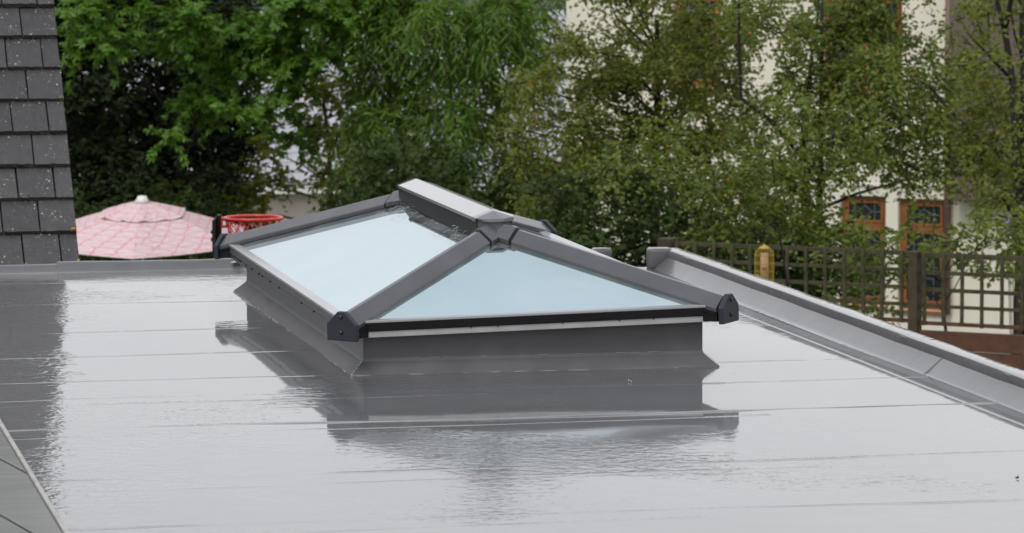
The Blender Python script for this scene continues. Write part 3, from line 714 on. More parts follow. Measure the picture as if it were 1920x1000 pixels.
# tile-hung bay at the right of the cream house, with a rainwater pipe
bx0 = FC.at(1800, 150)[0]; bz0 = FC.at(1850, 372)[1]
bay = MB().box(bx0, bx0+2.4, -.30, -.0008, bz0, HZ-GZ-.02).build('bay', M_hung, ch)
tmesh = []
for s_ in range(3):
    me = MB().box(-.051, .051, -.012, 0, 0, .118).mesh('tile'); me.materials.append(M_hung); tmesh.append(me)
for r_ in range(22):
    for c_ in range(13):
        o = bpy.data.objects.new('tile', random.choice(tmesh)); o.parent = ch
        x = bx0+.055+c_*.108+(.054 if r_ % 2 else 0)
        o.location = (x, -.306-random.uniform(0, .004), bz0+.005+r_*.088); o.rotation_euler = (R(5)+random.uniform(-.01, .01), random.uniform(-.01, .01), 0); COL.objects.link(o)
px = FC.at(1783, 60)[0]
MB().tube([(px, -.06, 1.0), (px, -.06, HZ-GZ-.1)], .038, 10).build('rainwater_pipe', simple('brown_pipe', (.22, .13, .11), .5, .1), ch, smooth=True)

# house behind the left trees: pale slates above pinkish render
FS = Facade(600, 300, 60)
E1s, E2s = E1, E2
FA2 = -YAW+R(6); E1 = np.array((math.cos(FA2), math.sin(FA2), 0)); E2 = np.array((-math.sin(FA2), math.cos(FA2), 0))
sh_ = empty('slate_house', FS.o, (0, 0, FA2)); tag(sh_, 'pale pink house with a light grey slate roof behind the bright green trees', 'house')
ze = FS.at(600, 322)[1]; SX0, SX1 = FS.at(60, 300)[0], FS.at(1130, 300)[0]
MB().box(SX0, SX1, 0, .25, 0, ze).box(SX0, SX0+.25, .252, 7, 0, ze).box(SX1-.25, SX1, .252, 7, 0, ze).build('wall', M_pink, sh_)
PR = R(33); run = 4.4
mb = MB(); dy, dz = math.cos(PR), math.sin(PR)
mb.add([(SX0-.1, -.25, ze-.16), (SX1+.1, -.25, ze-.16), (SX1+.1, -.25+run*dy, ze-.16+run*dz), (SX0-.1, -.25+run*dy, ze-.16+run*dz), (SX0-.1, 7+.3, ze-.3), (SX1+.1, 7+.3, ze-.3)], [(0, 1, 2, 3), (3, 2, 5, 4)])
mb.build('roof', M_slate, sh_)
sm = []
for s_ in range(3):
    me = MB().box(-.148, .148, 0, .36, -.004, .010).mesh('slate'); me.materials.append(M_slate); sm.append(me)
sx0 = FS.at(330, 200)[0]
for r_ in range(13):
    for c_ in range(22):
        o = bpy.data.objects.new('slate', random.choice(sm)); o.parent = sh_
        s_ = .02+r_*.235; x = sx0+c_*.305+(.15 if r_ % 2 else 0)
        if x > SX1-.2: continue
        o.location = (x, -.25+s_*dy-.016*dz, ze-.16+s_*dz+.016*dy+random.uniform(0, .004)); o.rotation_euler = (PR-R(2.4)+random.uniform(-.006, .006), 0, random.uniform(-.004, .004)); COL.objects.link(o)
MB().box(SX0-.1, SX1+.1, -.36, -.26, ze-.30, ze-.19).build('gutter', M_white, sh_, bevel=.01)
E1, E2 = E1s, E2s

# ================================================================== FENCE WITH TRELLIS
FF = Facade(1716, 474, 28.2)
fe = empty('trellis_fence', FF.o, (0, 0, FA)); tag(fe, 'mossy square trellis fence on red-brown boards in front of the cream house', 'fence')
xp, ztop = FF.at(1716, 470)
xl = FF.at(1226, 460)[0]; xm = FF.at(1250, 462)[0]; xr = FF.at(2040, 490)[0]
cell = .117; cellx = .143
PX = [xp]
mb_ = MB().box(xp-.034, xp+.034, -.05, .05, 0, ztop-.004).build('post', M_post, fe, bevel=.006)
for x in (xm, xr):
    MB().box(x-.05, x+.05, -.05, .05, 0, ztop+.015).build('post', M_post, fe, bevel=.006)
def panel(x0, x1, zt_, nrail):
    k = 0; x = x0+.03
    bl = MB().box(-.0122, .0122, -.012, .0, -cell*(nrail-1)-.016, .012).mesh('batten'); bl.materials.append(M_trellis)
    while x < x1:
        o = bpy.data.objects.new('batten', bl); o.parent = fe; o.location = (x, .003, zt_+random.uniform(-.003, .003)); o.rotation_euler = (random.uniform(-.012, .012), random.uniform(-.016, .016), 0); COL.objects.link(o); x += cellx*random.uniform(.965, 1.035)
    for i in range(nrail):
        z = zt_-i*cell+random.uniform(-.004, .004); hh = (.0135 if i else .017)*random.uniform(.88, 1.08)
        MB().box(x0, x1, .0035, .0175, z-hh, z+hh).build('rail', M_trellis if i < nrail-1 else M_board, fe, bevel=.002)
panel(xm+.05, xp-.036, ztop-.02, 5); panel(xp+.036, xr-.052, ztop-.028, 5); xq = xr+1.9
MB().box(xq-.05, xq+.05, -.05, .05, 0, ztop+.015).build('post', M_post, fe, bevel=.006)
panel(xr+.052, xq-.052, ztop-.028, 5)
zb_ = ztop-.028-4*cell-.045
for (a, b) in ((xp+.036, xr-.052), (xm+.05, xp-.036), (xr+.052, xq-.052)):
    z = zb_; i = 0
    while z > .12:
        hgt = .135; MB().box(a, b, -.012+.004*(i % 2), .016, z-hgt, z-.004).build('plank', M_board, fe, bevel=.004); z -= hgt; i += 1
    MB().box(a, b, -.004, .012, .02, z-.004).build('plank', M_board, fe)

# ================================================================== PARASOL
PD = 42.0; pc = P(268, 446, PD); pR = 212/FPX*PD; pH = 67/FPX*PD; PTILT = R(5.8)
ps = empty('garden_parasol', (pc[0], pc[1], GZ), (0, 0, -YAW)); tag(ps, 'white parasol printed with pink lines beside the tiled roof', 'parasol')
def canopy(name, prof, par, k=6, sub=8, wav=0, sag=.012):
    """k cloth panels, each sagging a little between its ribs"""
    vv = []; uv = []; ff = []; rows = len(prof); cols = k*sub
    for (r_, z) in prof:
        for j in range(cols+1):
            an = 2*math.pi*j/cols - math.pi/2; t = (j % sub)/sub; fl = math.cos(math.pi/k)/math.cos((t-.5)*2*math.pi/k)
            zz = z - sag*math.sin(math.pi*t)*(r_/prof[-1][0])
            if wav: zz += wav*(math.sin(j*1.7)+.6*math.sin(j*3.1))*(r_/prof[-1][0])**5
            vv.append((r_*fl*math.cos(an), r_*fl*math.sin(an), zz)); uv.append((an*.42*pR*(.55+.45*r_/pR)*1.2, r_*1.1))
    for i in range(rows-1):
        for j in range(cols): ff.append((i*(cols+1)+j, i*(cols+1)+j+1, (i+1)*(cols+1)+j+1, (i+1)*(cols+1)+j))
    me = bpy.data.meshes.new(name); me.from_pydata(vv, [], ff); me.materials.append(M_cloth)
    ul = me.uv_layers.new(name='UVMap')
    for lp in me.loops: ul.data[lp.index].uv = uv[lp.vertex_index]
    o = bpy.data.objects.new(name, me); link(o, par)
    so = o.modifiers.new('cloth', 'SOLIDIFY'); so.thickness = .004
    return o
zc = pc[2]-GZ
cn = canopy('canopy', [(.03, pH), (pR*.25, pH*.80), (pR*.6, pH*.445), (pR*.85, pH*.17), (pR, 0)], ps)
cn.location = (0, 0, zc); cn.rotation_euler = (PTILT, 0, 0)
canopy('vent_cap', [(.03, pH+.016), (pR*.22, pH*.85+.012), (pR*.42, pH*.64+.020)], cn, wav=.009)
MB().lathe([(.001, .05), (.045, .046), (.055, .018), (.088, -.016), (.001, -.02)], 16, (0, 0, pH+.02)).build('finial', M_pole, cn, smooth=True)
for j in range(6):
    an = 2*math.pi*j/6-math.pi/2
    MB().tube([(.02*math.cos(an), .02*math.sin(an), pH-.035), (pR*.6*math.cos(an), pR*.6*math.sin(an), pH*.46-.022), (pR*.985*math.cos(an), pR*.985*math.sin(an), -.012)], .007, 5).build('rib', M_pole, cn)
pv = np.array((0, -math.sin(PTILT)*pH, zc+math.cos(PTILT)*pH-.02))
MB().tube([(0, 0, 0), (0, 0, zc-.25), tuple(pv)], .019, 10).build('pole', M_pole, ps, smooth=True)
MB().lathe([(.02, .12), (.06, .1), (.22, .06), (.24, .0)], 20).build('base', M_black, ps, smooth=True)

# ================================================================== BASKETBALL HOOP
HD = 24.0; hp_ = P(410, 420, HD)
ho = empty('basketball_hoop', (hp_[0], hp_[1], GZ), (0, 0, -YAW)); tag(ho, 'small red basketball hoop on a dark post beside the pink parasol', 'basketball hoop')
px_ = HD/FPX
zr_ = P(470, 409, HD)[2]-GZ; ztp = P(410, 403, HD)[2]-GZ
MB().box(-.012, .016, -.03, .03, 0, ztp).build('post', M_black, ho, bevel=.004)
bb = MB().box(-.020, -.0125, -.26, .26, ztp-.40, ztp-.012).build('backboard', M_black, ho, bevel=.003)
for zz in (zr_-26*px_, zr_-40*px_):
    b_ = MB(); b_.tube([(-.012, 0, zz), (-.040, 0, zz)], .004, 6).tube([(-.036, 0, zz), (-.046, 0, zz)], .011, 8); b_.build('bolt', M_bolt, ho)
rc_ = (64*px_+.004, 0, zr_); rr_ = 54*px_
MB().tube([(rc_[0]+rr_*math.cos(t), rr_*math.sin(t), zr_) for t in np.linspace(0, 2*math.pi, 33)], .0095, 8).build('rim', M_red, ho, smooth=True)
br_ = MB().box(.0165, .022, -.04, .04, zr_-.055, zr_+.006)
for s_ in (-1, 1):
    br_.tube([(.02, s_*.035, zr_), (rc_[0]-rr_*.9, s_*rr_*.42, zr_)], .006, 6); br_.tube([(.02, s_*.035, zr_-.05), (rc_[0]-rr_*.82, s_*rr_*.5, zr_-.045)], .005, 6)
    br_.tube([(rc_[0]-rr_*.82, s_*rr_*.5, zr_-.045), (rc_[0]-rr_*.85, s_*rr_*.5, zr_)], .005, 6)
br_.build('bracket', M_red, ho)
nt_ = MB(); K = 16
for j in range(K):
    for sg in (-1, 1):
        pts = []
        for i in range(6):
            an = 2*math.pi*(j+sg*i*.5)/K; q = rr_*(1-.075*i); pts.append((rc_[0]+q*math.cos(an), q*math.sin(an), zr_-.005-.042*i))
        nt_.tube(pts, .0028, 4, False)
tag(nt_.build('net', M_red, ho), kind='stuff')

# ================================================================== BIRD FEEDER
BD = 27.2; bp = P(1433, 470, BD); fs_ = BD/FPX
bf = empty('bird_feeder', (bp[0], bp[1], P(1433, 540, BD)[2])); tag(bf, 'yellow wire caged bird feeder hanging before the trellis fence', 'bird feeder')
Hh = (540-464)*fs_; rw = 18*fs_
cg = MB()
for j in range(18):
    an = 2*math.pi*j/18; ca, sa = math.cos(an), math.sin(an)
    pts = [(rw*ca, rw*sa, 0), (rw*ca, rw*sa, Hh*.82), (rw*.93*ca, rw*.93*sa, Hh*.90), (rw*.62*ca, rw*.62*sa, Hh*.97), (.012*ca, .012*sa, Hh)]
    cg.tube(pts, .0016, 4, False)
for z in (0, .2, .4, .6, .8): cg.tube([(rw*math.cos(t), rw*math.sin(t), Hh*z) for t in np.linspace(0, 2*math.pi, 25)], .0018, 4, False)
cg.build('cage', M_feed, bf)
MB().lathe([(.001, .0), (.026, .0), (.026, Hh*.86), (.001, Hh*.86)], 14).build('seed_tube', M_seed, bf, smooth=True)
MB().lathe([(.001, 0), (rw*1.02, 0), (rw*1.02, .006), (.001, .008)], 18, (0, 0, -.006)).build('tray', M_feed, bf)
MB().lathe([(.036, 0), (.034, .008), (.012, .018), (.001, .03)], 14, (0, 0, Hh-.008)).build('lid', M_feed, bf, smooth=True)
for z in (.2, .5): MB().tube([(-.02, -.026, Hh*z), (0, -.034, Hh*z), (.004, -.052, Hh*z)], .007, 8).build('feeding_port', M_feed, bf)
MB().tube([(rw*.8*math.sin(t), 0, Hh-.01+.12*math.cos(t*1.0)*(abs(t) < 1.57)+0) for t in np.linspace(-1.5, 1.5, 15)], .0013, 4).build('handle', M_bark2, bf)

bo = np.array((bp[0], bp[1], P(1433, 540, BD)[2]))
crk = [P(1484, 640, BD)-bo, P(1478, 545, BD)-bo, P(1468, 480, BD)-bo, P(1462, 440, BD)-bo, P(1452, 424, BD)-bo, P(1440, 422, BD)-bo, P(1433, 430, BD)-bo, P(1433, 437, BD)-bo]
crk.insert(0, np.array((crk[0][0]+.02, crk[0][1], GZ-bo[2])))
MB().tube(crk, [.007]*3+[.006]*3+[.004]*3, 6).build('crook_pole', M_black, bf, smooth=True)

# ================================================================== TREES
def leaves(base, dirs, nor, ln_, wd, curl=.15, mode=6):
    n = len(base); dirs = dirs/np.linalg.norm(dirs, axis=1, keepdims=True)
    side = np.cross(dirs, nor); side /= np.linalg.norm(side, axis=1, keepdims=True)+1e-9; nn_ = np.cross(side, dirs)
    l = ln_[:, None]; w_ = wd[:, None]
    if mode == 6:
        pts = [base, base+dirs*l*.32+side*w_*.5+nn_*w_*.14, base+dirs*l*.68+side*w_*.38+nn_*(w_*.10-l*curl*.4), base+dirs*l-nn_*l*curl,
               base+dirs*l*.68-side*w_*.38+nn_*(w_*.10-l*curl*.4), base+dirs*l*.32-side*w_*.5+nn_*w_*.14]
        V = np.stack(pts, 1).reshape(-1, 3); i = np.arange(n)[:, None]*6
        F = np.concatenate([i+np.array([[0, 1, 2, 3]]), i+np.array([[0, 3, 4, 5]])], 0)
    else:
        pts = [base, base+dirs*l*.45+side*w_*.5+nn_*w_*.15, base+dirs*l-nn_*l*curl, base+dirs*l*.45-side*w_*.5+nn_*w_*.15]
        V = np.stack(pts, 1).reshape(-1, 3); i = np.arange(n)[:, None]*4
        F = i+np.array([[0, 1, 2, 3]])
    return V, F
def unit(a): return a/(np.linalg.norm(a, axis=-1, keepdims=True)+1e-9)

def make_tree(name, label, base_uD, clumps, mat, leaf_len, leaf_wid, per_m2=None, twig=.32, nl=11, droop=.3, bark=None, trunk_r=.09, mode=6, group=None, limbs=14, cat='tree', lobed=False, fruit=0, flat=.5, kids=True):
    """clumps: (u, v, D, radius_u px, radius_v px, depth m, twigs). Twigs grow outwards from each clump and carry the leaves."""
    b = P(base_uD[0], 500, base_uD[1]); root = empty(name, (b[0], b[1], GZ)); tag(root, label, cat, group); off = np.array((b[0], b[1], GZ))
    LB, LD, LN = [], [], []; tw = MB(); fr = MB(); cc = []
    for (u, v, D, ru, rv, rd, nt_w) in clumps:
        c = P(u, v, D)-off; px_ = D/FPX; cc.append((c, nt_w))
        k = int(nt_w); q = rng.normal(size=(k, 3)); q = unit(q)*(rng.random((k, 1))**.45)
        start = c+q[:, :1]*RT*ru*px_*.85+q[:, 1:2]*np.array((FW[0], FW[1], 0))*rd+q[:, 2:]*np.array((0, 0, 1.))*rv*px_*.85
        outw = unit(q*np.array((1, 1, .6)))[:, :1]*RT+unit(q)[:, 1:2]*np.array((FW[0], FW[1], 0))+unit(q)[:, 2:]*np.array((0, 0, .6))
        dr_ = unit(outw+rng.normal(size=(k, 3))*.55+np.array((0, 0, .25)))
        for i in range(k):
            tl = twig*rng.uniform(.6, 1.3); t = np.linspace(0, 1, nl)[:, None]
            pts = start[i]+dr_[i]*tl*t+np.array((0, 0, -1))*droop*tl*t**2
            if i % 3 == 0: tw.tube([pts[0], pts[nl//2], pts[-1]], [.006, .004, .002], 3, False)
            sgn = np.where(np.arange(nl) % 2 == 0, 1, -1)[:, None]; sd_ = unit(np.cross(dr_[i], (0, 0, 1.))[None])
            ld = unit(dr_[i]*.7+sd_*sgn*.8+rng.normal(size=(nl, 3))*.35+np.array((0, 0, -droop*.9)))
            LB.append(pts+rng.normal(size=(nl, 3))*.012); LD.append(ld)
            LN.append(unit(np.array((0, 0, 1.))*flat+rng.normal(size=(nl, 3))*.45-np.array((FW[0], FW[1], 0))*.25))
            if fruit and rng.random() < fruit:
                f_ = pts[int(rng.integers(nl))]+np.array((0, 0, -.02)); s_ = .011; fr.lathe([(.001, s_), (s_*.8, s_*.6), (s_, 0), (s_*.8, -s_*.6), (.001, -s_)], 6, f_)
    LB, LD, LN = map(np.concatenate, (LB, LD, LN)); n = len(LB)
    ll = leaf_len*rng.uniform(.65, 1.25, n); ww = leaf_wid*rng.uniform(.7, 1.2, n)
    if lobed:        # lobed leaf: five leaflets fanned from one stalk
        B5, D5, N5, L5, W5 = [], [], [], [], []; sd_ = unit(np.cross(LD, LN))
        for a, s_ in ((-75, .55), (-38, .8), (0, 1.), (38, .8), (75, .55)):
            B5.append(LB); D5.append(LD*math.cos(R(a))+sd_*math.sin(R(a))); N5.append(LN); L5.append(ll*s_); W5.append(ww*.42)
        LB, LD, LN, ll, ww = map(np.concatenate, (B5, D5, N5, L5, W5))
    Vv, Ff = leaves(LB, LD, LN, ll, ww, mode=mode)
    cr = np_mesh('crown', Vv, Ff, mat, root); tag(cr, kind='stuff')
    if tw.v: tag(tw.build('twigs', bark or M_bark, root), kind='stuff')
    if fr.v: tag(fr.build('fruit', M_fruit, root), kind='stuff')
    # trunk and limbs
    if kids:
        zs = [c[2] for c, _ in cc]; zlo, zhi = min(zs), max(zs); top = zhi-.25*(zhi-zlo)
        mx_ = np.mean([c for c, _ in cc], axis=0); tk = MB(); ph = rng.uniform(0, 6)
        sp = [np.array((mx_[0]*t**1.5*.5+.05*math.sin(5*t+ph), mx_[1]*t**1.5*.5+.05*math.cos(4*t+ph), top*t)) for t in np.linspace(0, 1, 9)]
        tk.tube(sp, list(np.linspace(trunk_r, trunk_r*.3, 9)), 8); tk.build('trunk', bark or M_bark, root, smooth=True)
        order = sorted(range(len(cc)), key=lambda i: -cc[i][1])[:limbs]
        for i in order:
            c = cc[i][0]; zt_ = max(.3, min(top*.92, c[2]-rng.uniform(.3, .8)*max(.4, np.linalg.norm(c[:2])*.5))); t = zt_/top
            a = np.array((np.interp(t, np.linspace(0, 1, 9), [s_[0] for s_ in sp]), np.interp(t, np.linspace(0, 1, 9), [s_[1] for s_ in sp]), zt_))
            mid = (a+c)/2+np.array((rng.normal()*.06, rng.normal()*.06, .05)); r0 = trunk_r*(1-.7*t)*.6
            tb_ = MB().tube([a, a*.6+mid*.4+rng.normal(size=3)*.02, mid, mid*.5+c*.5+rng.normal(size=3)*.02, c], [r0, r0*.75, r0*.55, r0*.4, .006], 6)
            tb_.build('limb', bark or M_bark, root, smooth=True)
    return root, off

def grid(u0, u1, v0, v1, du, dv, D0, D1, tw_n, r=1.0, rd=.5, keep=1.0, jit=.35):
    res = []; u = u0
    while u <= u1:
        v = v0
        while v <= v1:
            if rng.random() < keep: res.append((u+rng.normal()*du*jit, v+rng.normal()*dv*jit, rng.uniform(D0, D1), du*.75*r, dv*.75*r, rd, tw_n))
            v += dv
        u += du
    return res

# evergreen mass at the left, leaves coloured dark for its inner shade
make_tree('evergreen_tree', 'dense dark evergreen tree behind the pink parasol', (330, 49), grid(20, 440, -230, 470, 70, 66, 47.5, 50, 85, rd=.6)+grid(60, 420, -100, 480, 70, 66, 50.5, 52, 60, rd=.5), ML_dark, .085, .045, twig=.30, nl=10, trunk_r=.07, limbs=10)
# bright green lobed-leaf tree
B = [(570, 15, 75, 30, 60), (490, 70, 50, 26, 46), (405, 112, 42, 24, 36), (345, 40, 36, 28, 30), (378, 190, 32, 20, 34), (640, 50, 45, 30, 40), (455, 125, 34, 22, 24), (545, 140, 36, 26, 34), (610, 105, 30, 24, 22), (195, 72, 26, 24, 24), (150, 25, 28, 22, 16), (255, 10, 30, 16, 10), (700, 10, 50, 26, 30),
     (520, 205, 30, 20, 20), (430, 60, 40, 24, 26), (530, 70, 50, 24, 36), (330, 95, 22, 16, 10), (560, 260, 20, 14, 8), (130, 110, 20, 20, 6), (310, 255, 18, 12, 5), (440, 215, 24, 16, 8)]
B = [(u, v, rng.uniform(44.0, 46.2), a, b, .30, int(t*1.35)) for u, v, a, b, t in B] + grid(160, 720, -160, -45, 90, 75, 44.5, 46.5, 30, rd=.35, keep=.75)
make_tree('lobed_leaf_tree', 'bright green lobed-leaf tree with spreading limbs over the parasol', (330, 48.8), B, ML_bright, .105, .085, twig=.26, nl=9, trunk_r=.05, lobed=True, limbs=16, droop=.35, flat=.9)
# yellow-green loose tree
Cc = [(560, 115, 45, 28, 20), (590, 170, 40, 30, 16), (640, 195, 45, 35, 22), (600, 250, 45, 35, 16), (665, 260, 45, 40, 24), (630, 320, 45, 30, 18), (680, 340, 40, 30, 18), (500, 345, 35, 30, 16), (510, 290, 30, 25, 10), (720, 180, 30, 40, 12), (700, 410, 40, 20, 14), (450, 400, 40, 25, 14), (470, 360, 30, 22, 8)]
make_tree('yellow_green_tree', 'loose yellow-green tree with gaps before the slate roof', (620, 47.5), [(u, v, rng.uniform(46.6, 48.4), a, b, .3, t*2) for u, v, a, b, t in Cc], ML_yel, .085, .05, twig=.28, nl=9, trunk_r=.06, limbs=12, bark=M_bark2)
# narrow drooping leaves, middle
Dd = [(700, 60, 55, 45, 44), (760, 30, 60, 45, 50), (835, 35, 60, 45, 50), (905, 55, 55, 45, 48), (965, 90, 40, 45, 30), (720, 140, 50, 45, 36), (800, 115, 50, 40, 34), (875, 140, 45, 40, 28), (945, 20, 55, 40, 40), (705, 225, 45, 45, 30), (775, 205, 50, 45, 34), (845, 215, 45, 40, 26), (745, 285, 45, 30, 24), (815, 275, 45, 30, 22), (930, 195, 40, 35, 20), (1000, 30, 40, 40, 24), (890, 250, 40, 30, 16), (980, 170, 30, 35, 14), (1020, 110, 30, 40, 14), (860, 300, 40, 28, 16), (690, 290, 30, 30, 12)]
make_tree('narrow_leaf_tree', 'tree of long narrow drooping leaves behind the lantern ridge', (960, 45.5), [(u, v, rng.uniform(43.4, 45.6), a, b, .35, int(t*2.4)) for u, v, a, b, t in Dd]+grid(640, 1040, -170, -50, 85, 75, 43.8, 45.8, 60, rd=.4), ML_wil, .125, .022, twig=.36, nl=12, droop=.95, trunk_r=.06, limbs=16, bark=M_bark2, flat=.5)
# shaded shrubs below
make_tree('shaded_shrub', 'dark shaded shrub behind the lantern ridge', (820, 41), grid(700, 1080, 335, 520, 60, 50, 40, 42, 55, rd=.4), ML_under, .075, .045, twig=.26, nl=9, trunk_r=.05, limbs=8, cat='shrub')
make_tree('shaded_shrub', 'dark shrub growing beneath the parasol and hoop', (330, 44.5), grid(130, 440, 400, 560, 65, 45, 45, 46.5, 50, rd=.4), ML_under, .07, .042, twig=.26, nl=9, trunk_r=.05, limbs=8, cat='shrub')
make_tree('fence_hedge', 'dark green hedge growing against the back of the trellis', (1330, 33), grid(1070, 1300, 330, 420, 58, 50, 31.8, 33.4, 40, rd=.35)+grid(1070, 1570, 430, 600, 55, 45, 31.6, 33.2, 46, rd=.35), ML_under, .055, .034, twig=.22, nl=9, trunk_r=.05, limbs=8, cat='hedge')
# olive small-leaved trees, right
Ff_ = grid(1010, 1400, -45, 340, 60, 55, 35.0, 37.0, 66, r=.75, rd=.35, keep=.92)
Ff_ = [c for c in Ff_ if not ((1385 < c[0] < 1500 and 20 < c[1] < 190) or (c[0] < 1060 and c[1] < 150))]
make_tree('fruit_tree', 'olive-green small-leaved fruit tree dotted with orange fruit beside the narrow-leaved tree', (1240, 36.5), Ff_, ML_oliv, .046, .029, twig=.22, nl=10, trunk_r=.07, limbs=16, fruit=.05, mode=6)
Gg = []
for (u, v, a, b, t) in ((1420, 15, 45, 30, 20), (1480, 60, 45, 40, 24), (1540, 70, 50, 45, 34), (1600, 50, 50, 45, 36), (1660, 60, 40, 45, 34), (1640, 120, 50, 40, 36), (1570, 150, 50, 40, 36), (1500, 145, 40, 35, 22), (1530, 210, 40, 40, 24), (1590, 215, 50, 40, 38), (1650, 200, 50, 45, 38), (1700, 170, 40, 40, 26), (1720, 240, 45, 40, 32), (1770, 200, 45, 40, 28), (1790, 270, 50, 40, 34), (1840, 300, 45, 35, 32), (1620, 280, 45, 35, 28), (1680, 300, 45, 30, 24), (1740, 320, 45, 28, 20), (1560, 270, 40, 35, 18), (1500, 330, 40, 40, 26), (1450, 340, 50, 40, 34), (1440, 210, 35, 30, 10), (1410, 270, 45, 40, 24), (1470, 270, 30, 40, 8), (1820, 160, 40, 40, 20), (1720, 100, 28, 35, 10), (1840, 90, 35, 40, 14), (1880, 250, 40, 40, 22), (1600, 335, 25, 14, 4), (1700, 350, 40, 18, 8), (1540, 320, 30, 30, 10), (1560, 20, 45, 40, 26), (1640, 0, 50, 35, 30), (1480, 180, 30, 30, 8), (1380, 60, 30, 50, 14), (1760, 130, 30, 40, 10), (1790, 40, 25, 40, 6)):
    Gg.append((u, v, rng.uniform(33.0, 35.0), a, b, .32, int(t*2.7)))
for (u, v, a, b, t) in ((1330, 370, 40, 25, 18), (1380, 350, 45, 30, 26), (1440, 390, 45, 30, 28), (1490, 420, 40, 30, 22), (1400, 420, 45, 28, 24), (1340, 430, 40, 24, 16), (1530, 400, 26, 36, 12), (1520, 450, 35, 25, 16), (1450, 300, 35, 30, 16), (1500, 260, 36, 36, 16), (1540, 210, 36, 36, 16), (1560, 320, 36, 30, 14), (1490, 190, 30, 30, 10), (1620, 240, 40, 36, 18), (1600, 300, 36, 30, 12), (1450, 170, 24, 30, 6), (1660, 130, 40, 36, 14), (1280, 320, 40, 30, 20), (1200, 300, 45, 30, 20), (1130, 330, 40, 30, 16), (1250, 250, 45, 36, 18)):
    Gg.append((u, v, rng.uniform(30.6, 31.4), a, b, .25, int(t*1.7)))
Gg += grid(1380, 1900, -110, -35, 70, 60, 33.2, 35.2, 36, rd=.35, keep=.75)
gr_, goff = make_tree('fruit_tree', 'loose mid-green small-leaved tree spreading before the cream house windows', (1512, 34.2), Gg, ML_oliv2, .044, .028, twig=.22, nl=10, trunk_r=.05, limbs=14, fruit=.03)
LIMBS_G = [([(1512, 640, 33.6), (1512, 380, 33.6), (1506, 290, 33.6), (1508, 235, 33.5), (1516, 190, 33.5), (1520, 120, 33.5), (1532, 40, 33.5), (1540, -60, 33.5)], [.06, .045, .034, .028, .024, .018, .012, .006]),
    ([(1506, 300, 33.6), (1450, 230, 33.4), (1390, 185, 33.3), (1385, 90, 33.3), (1386, -50, 33.2)], [.018, .017, .016, .015, .01]),
    ([(1510, 330, 33.6), (1540, 280, 33.4), (1600, 250, 33.2), (1680, 240, 33.1)], [.02, .015, .010, .005]),
    ([(1850, 275, 33.2), (1790, 215, 33.3), (1745, 165, 33.4), (1690, 130, 33.6)], [.02, .015, .011, .006])]
# right-hand trunk and leaves over the fence
Hh_ = [(1860, 350, 45, 25, 16), (1810, 345, 40, 20, 10), (1900, 380, 40, 25, 14), (1930, 200, 40, 60, 22), (1905, 130, 30, 40, 10), (1960, 300, 40, 60, 26), (1860, 30, 30, 30, 6), (1930, 40, 40, 50, 12), (1940, -60, 50, 50, 24), (1880, -90, 50, 50, 24), (1990, 120, 50, 60, 24), (1860, 210, 35, 30, 14), (1830, 120, 40, 40, 14), (1880, 170, 40, 40, 16), (1850, 270, 40, 40, 18), (1810, 230, 30, 40, 12), (1900, 310, 40, 30, 18), (1830, 20, 30, 40, 10)]
hr, hoff = make_tree('dark_limbed_tree', 'tree with bare dark limbs in front of the tile-hung bay', (1925, 31.4), [(u, v, rng.uniform(30.6, 32), a, b, .3, int(t*1.8)) for u, v, a, b, t in Hh_], ML_oliv, .048, .030, twig=.22, nl=10, trunk_r=.06, limbs=8)
def limb(root, off, pts, rad, mat=M_bark):
    o = MB().tube([P(u, v, D)-off for u, v, D in pts], rad, 7).build('limb', mat, root, smooth=True); return o
for p_, r_ in LIMBS_G: limb(gr_, goff, p_, r_)
limb(hr, hoff, [(1925, 640, 31.2), (1908, 420, 31.2), (1904, 250, 31.2), (1898, 150, 31.3), (1884, 55, 31.3), (1868, 0, 31.3), (1850, -90, 31.4)], [.04, .034, .030, .028, .024, .016, .008])
limb(hr, hoff, [(1884, 55, 31.3), (1896, 0, 31.3), (1905, -90, 31.2)], [.026, .018, .01])
limb(hr, hoff, [(1898, 150, 31.3), (1850, 100, 31.0), (1812, 60, 30.9)], [.016, .010, .005])
limb(hr, hoff, [(1940, 455, 30.9), (1915, 418, 30.9), (1893, 388, 30.9), (1878, 362, 30.9), (1874, 340, 30.9)], [.034, .032, .026, .018, .01])
# climber on the trellis
Ii = [(1845, 415, 50, 22, 14), (1800, 445, 40, 28, 14), (1760, 470, 30, 26, 8), (1880, 450, 40, 35, 18), (1900, 500, 30, 28, 10), (1850, 490, 45, 24, 12), (1800, 500, 30, 22, 6), (1650, 470, 40, 35, 12), (1600, 500, 45, 40, 16), (1700, 520, 28, 50, 14), (1620, 560, 40, 30, 10), (1690, 430, 30, 40, 10), (1560, 560, 35, 30, 10), (1670, 600, 40, 25, 8), (1930, 430, 40, 60, 16), (1630, 450, 40, 30, 18), (1590, 470, 40, 40, 20), (1740, 430, 36, 30, 8), (1720, 480, 26, 36, 12)]
make_tree('climbing_shrub', 'sprawling climbing shrub threaded through the top of the trellis', (1790, 28.8), [(u, v, rng.uniform(28.7, 29.6), a, b, .18, t) for u, v, a, b, t in Ii], ML_oliv2, .045, .030, twig=.18, nl=10, trunk_r=.025, limbs=10, cat='shrub')
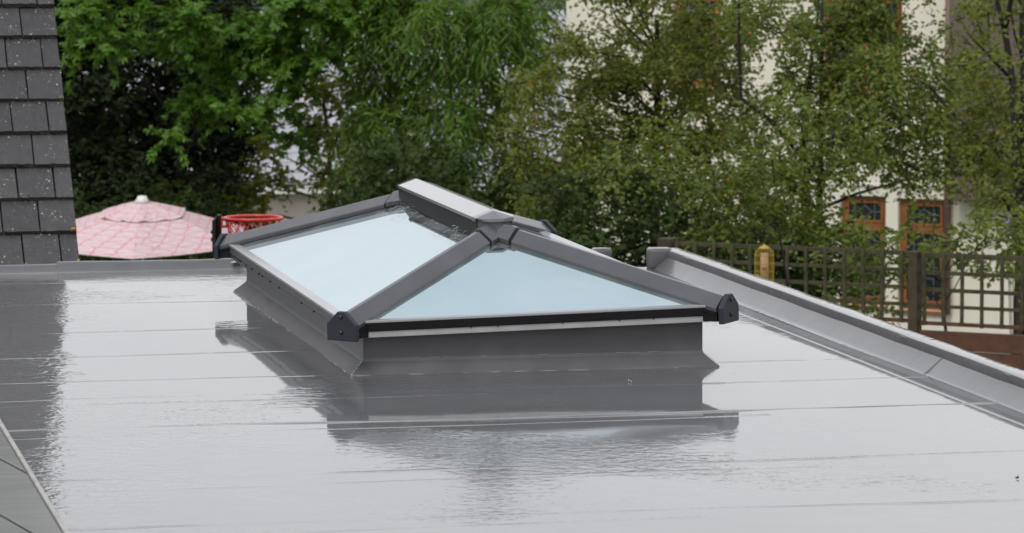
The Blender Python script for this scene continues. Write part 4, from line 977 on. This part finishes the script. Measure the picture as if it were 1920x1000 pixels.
# flowering plant with purple petals by the cream wall
fp = P(1900, 425, 30.4); fb = empty('purple_flower_plant', (fp[0], fp[1], GZ)); tag(fb, 'small plant with purple flowers beside the dark forked limb', 'flower')
mb = MB(); stm = MB()
for (u, v) in ((1888, 415), (1897, 420), (1905, 412), (1910, 430), (1915, 424), (1892, 428)):
    c = P(u, v, 30.4)-np.array((fp[0], fp[1], GZ))
    for j in range(5):
        an = 2*math.pi*j/5+random.random(); d_ = np.array((RT*math.cos(an)+UP*math.sin(an)))-FW*.3
        s_ = np.cross(d_, FW); mb.add([c, c+d_*.010+s_*.008, c+d_*.022, c+d_*.010-s_*.008], [(0, 1, 2, 3)])
    stm.tube([(c[0]*.3, c[1]*.3, 0), (c[0]*.7+.03, c[1]*.7, c[2]*.6), c+FW*.004], .004, 4)
mb.build('petals', M_petal, fb); stm.build('stem', M_bark2, fb)
ll_ = np.array([P(u_, v_, 30.45) for u_, v_ in zip(rng.uniform(1870, 1925, 160), rng.uniform(410, 520, 160))])-np.array((fp[0], fp[1], GZ))
Vv, Fq = leaves(ll_, rng.normal(size=(160, 3)), unit(np.array((0, 0, 1.))+rng.normal(size=(160, 3))*.5), np.full(160, .05), np.full(160, .028)); tag(np_mesh('leaves', Vv, Fq, ML_oliv2, fb), kind='stuff')

# ================================================================== SMALL LITTER ON THE ROOF
def litter(name, label, x, y, s_, c, rot, z=None):
    M_ = simple(name+'_m', c, .7, .2, 40); mb = MB()
    mb.v = [(-s_, 0, .002), (-s_*.3, s_*.45, .006), (s_*.5, s_*.35, .004), (s_, 0, .008), (s_*.4, -s_*.4, .003), (-s_*.4, -s_*.4, .005), (0, 0, .0015)]
    mb.f = [(6, i, (i+1) % 6) for i in range(6)]
    o = mb.build(name, M_); o.location = (x, y, (deck_z(x, y) if z is None else z)); o.rotation_euler = (0, 0, rot); tag(o, label, 'leaf'); return o
litter('fallen_leaf', 'pale curled leaf lying on the low back upstand', .085, 3.37, .03, (.62, .55, .42), .3, .020)
litter('fallen_leaf', 'tiny dark winged scrap lying alone on the bare wet roof', 1.155, -2.42, .010, (.03, .025, .02), 1.0)
litter('fallen_leaf', 'small pale speck on the shaded roof before the kerb', .70, -.36, .008, (.6, .58, .5), 2.)
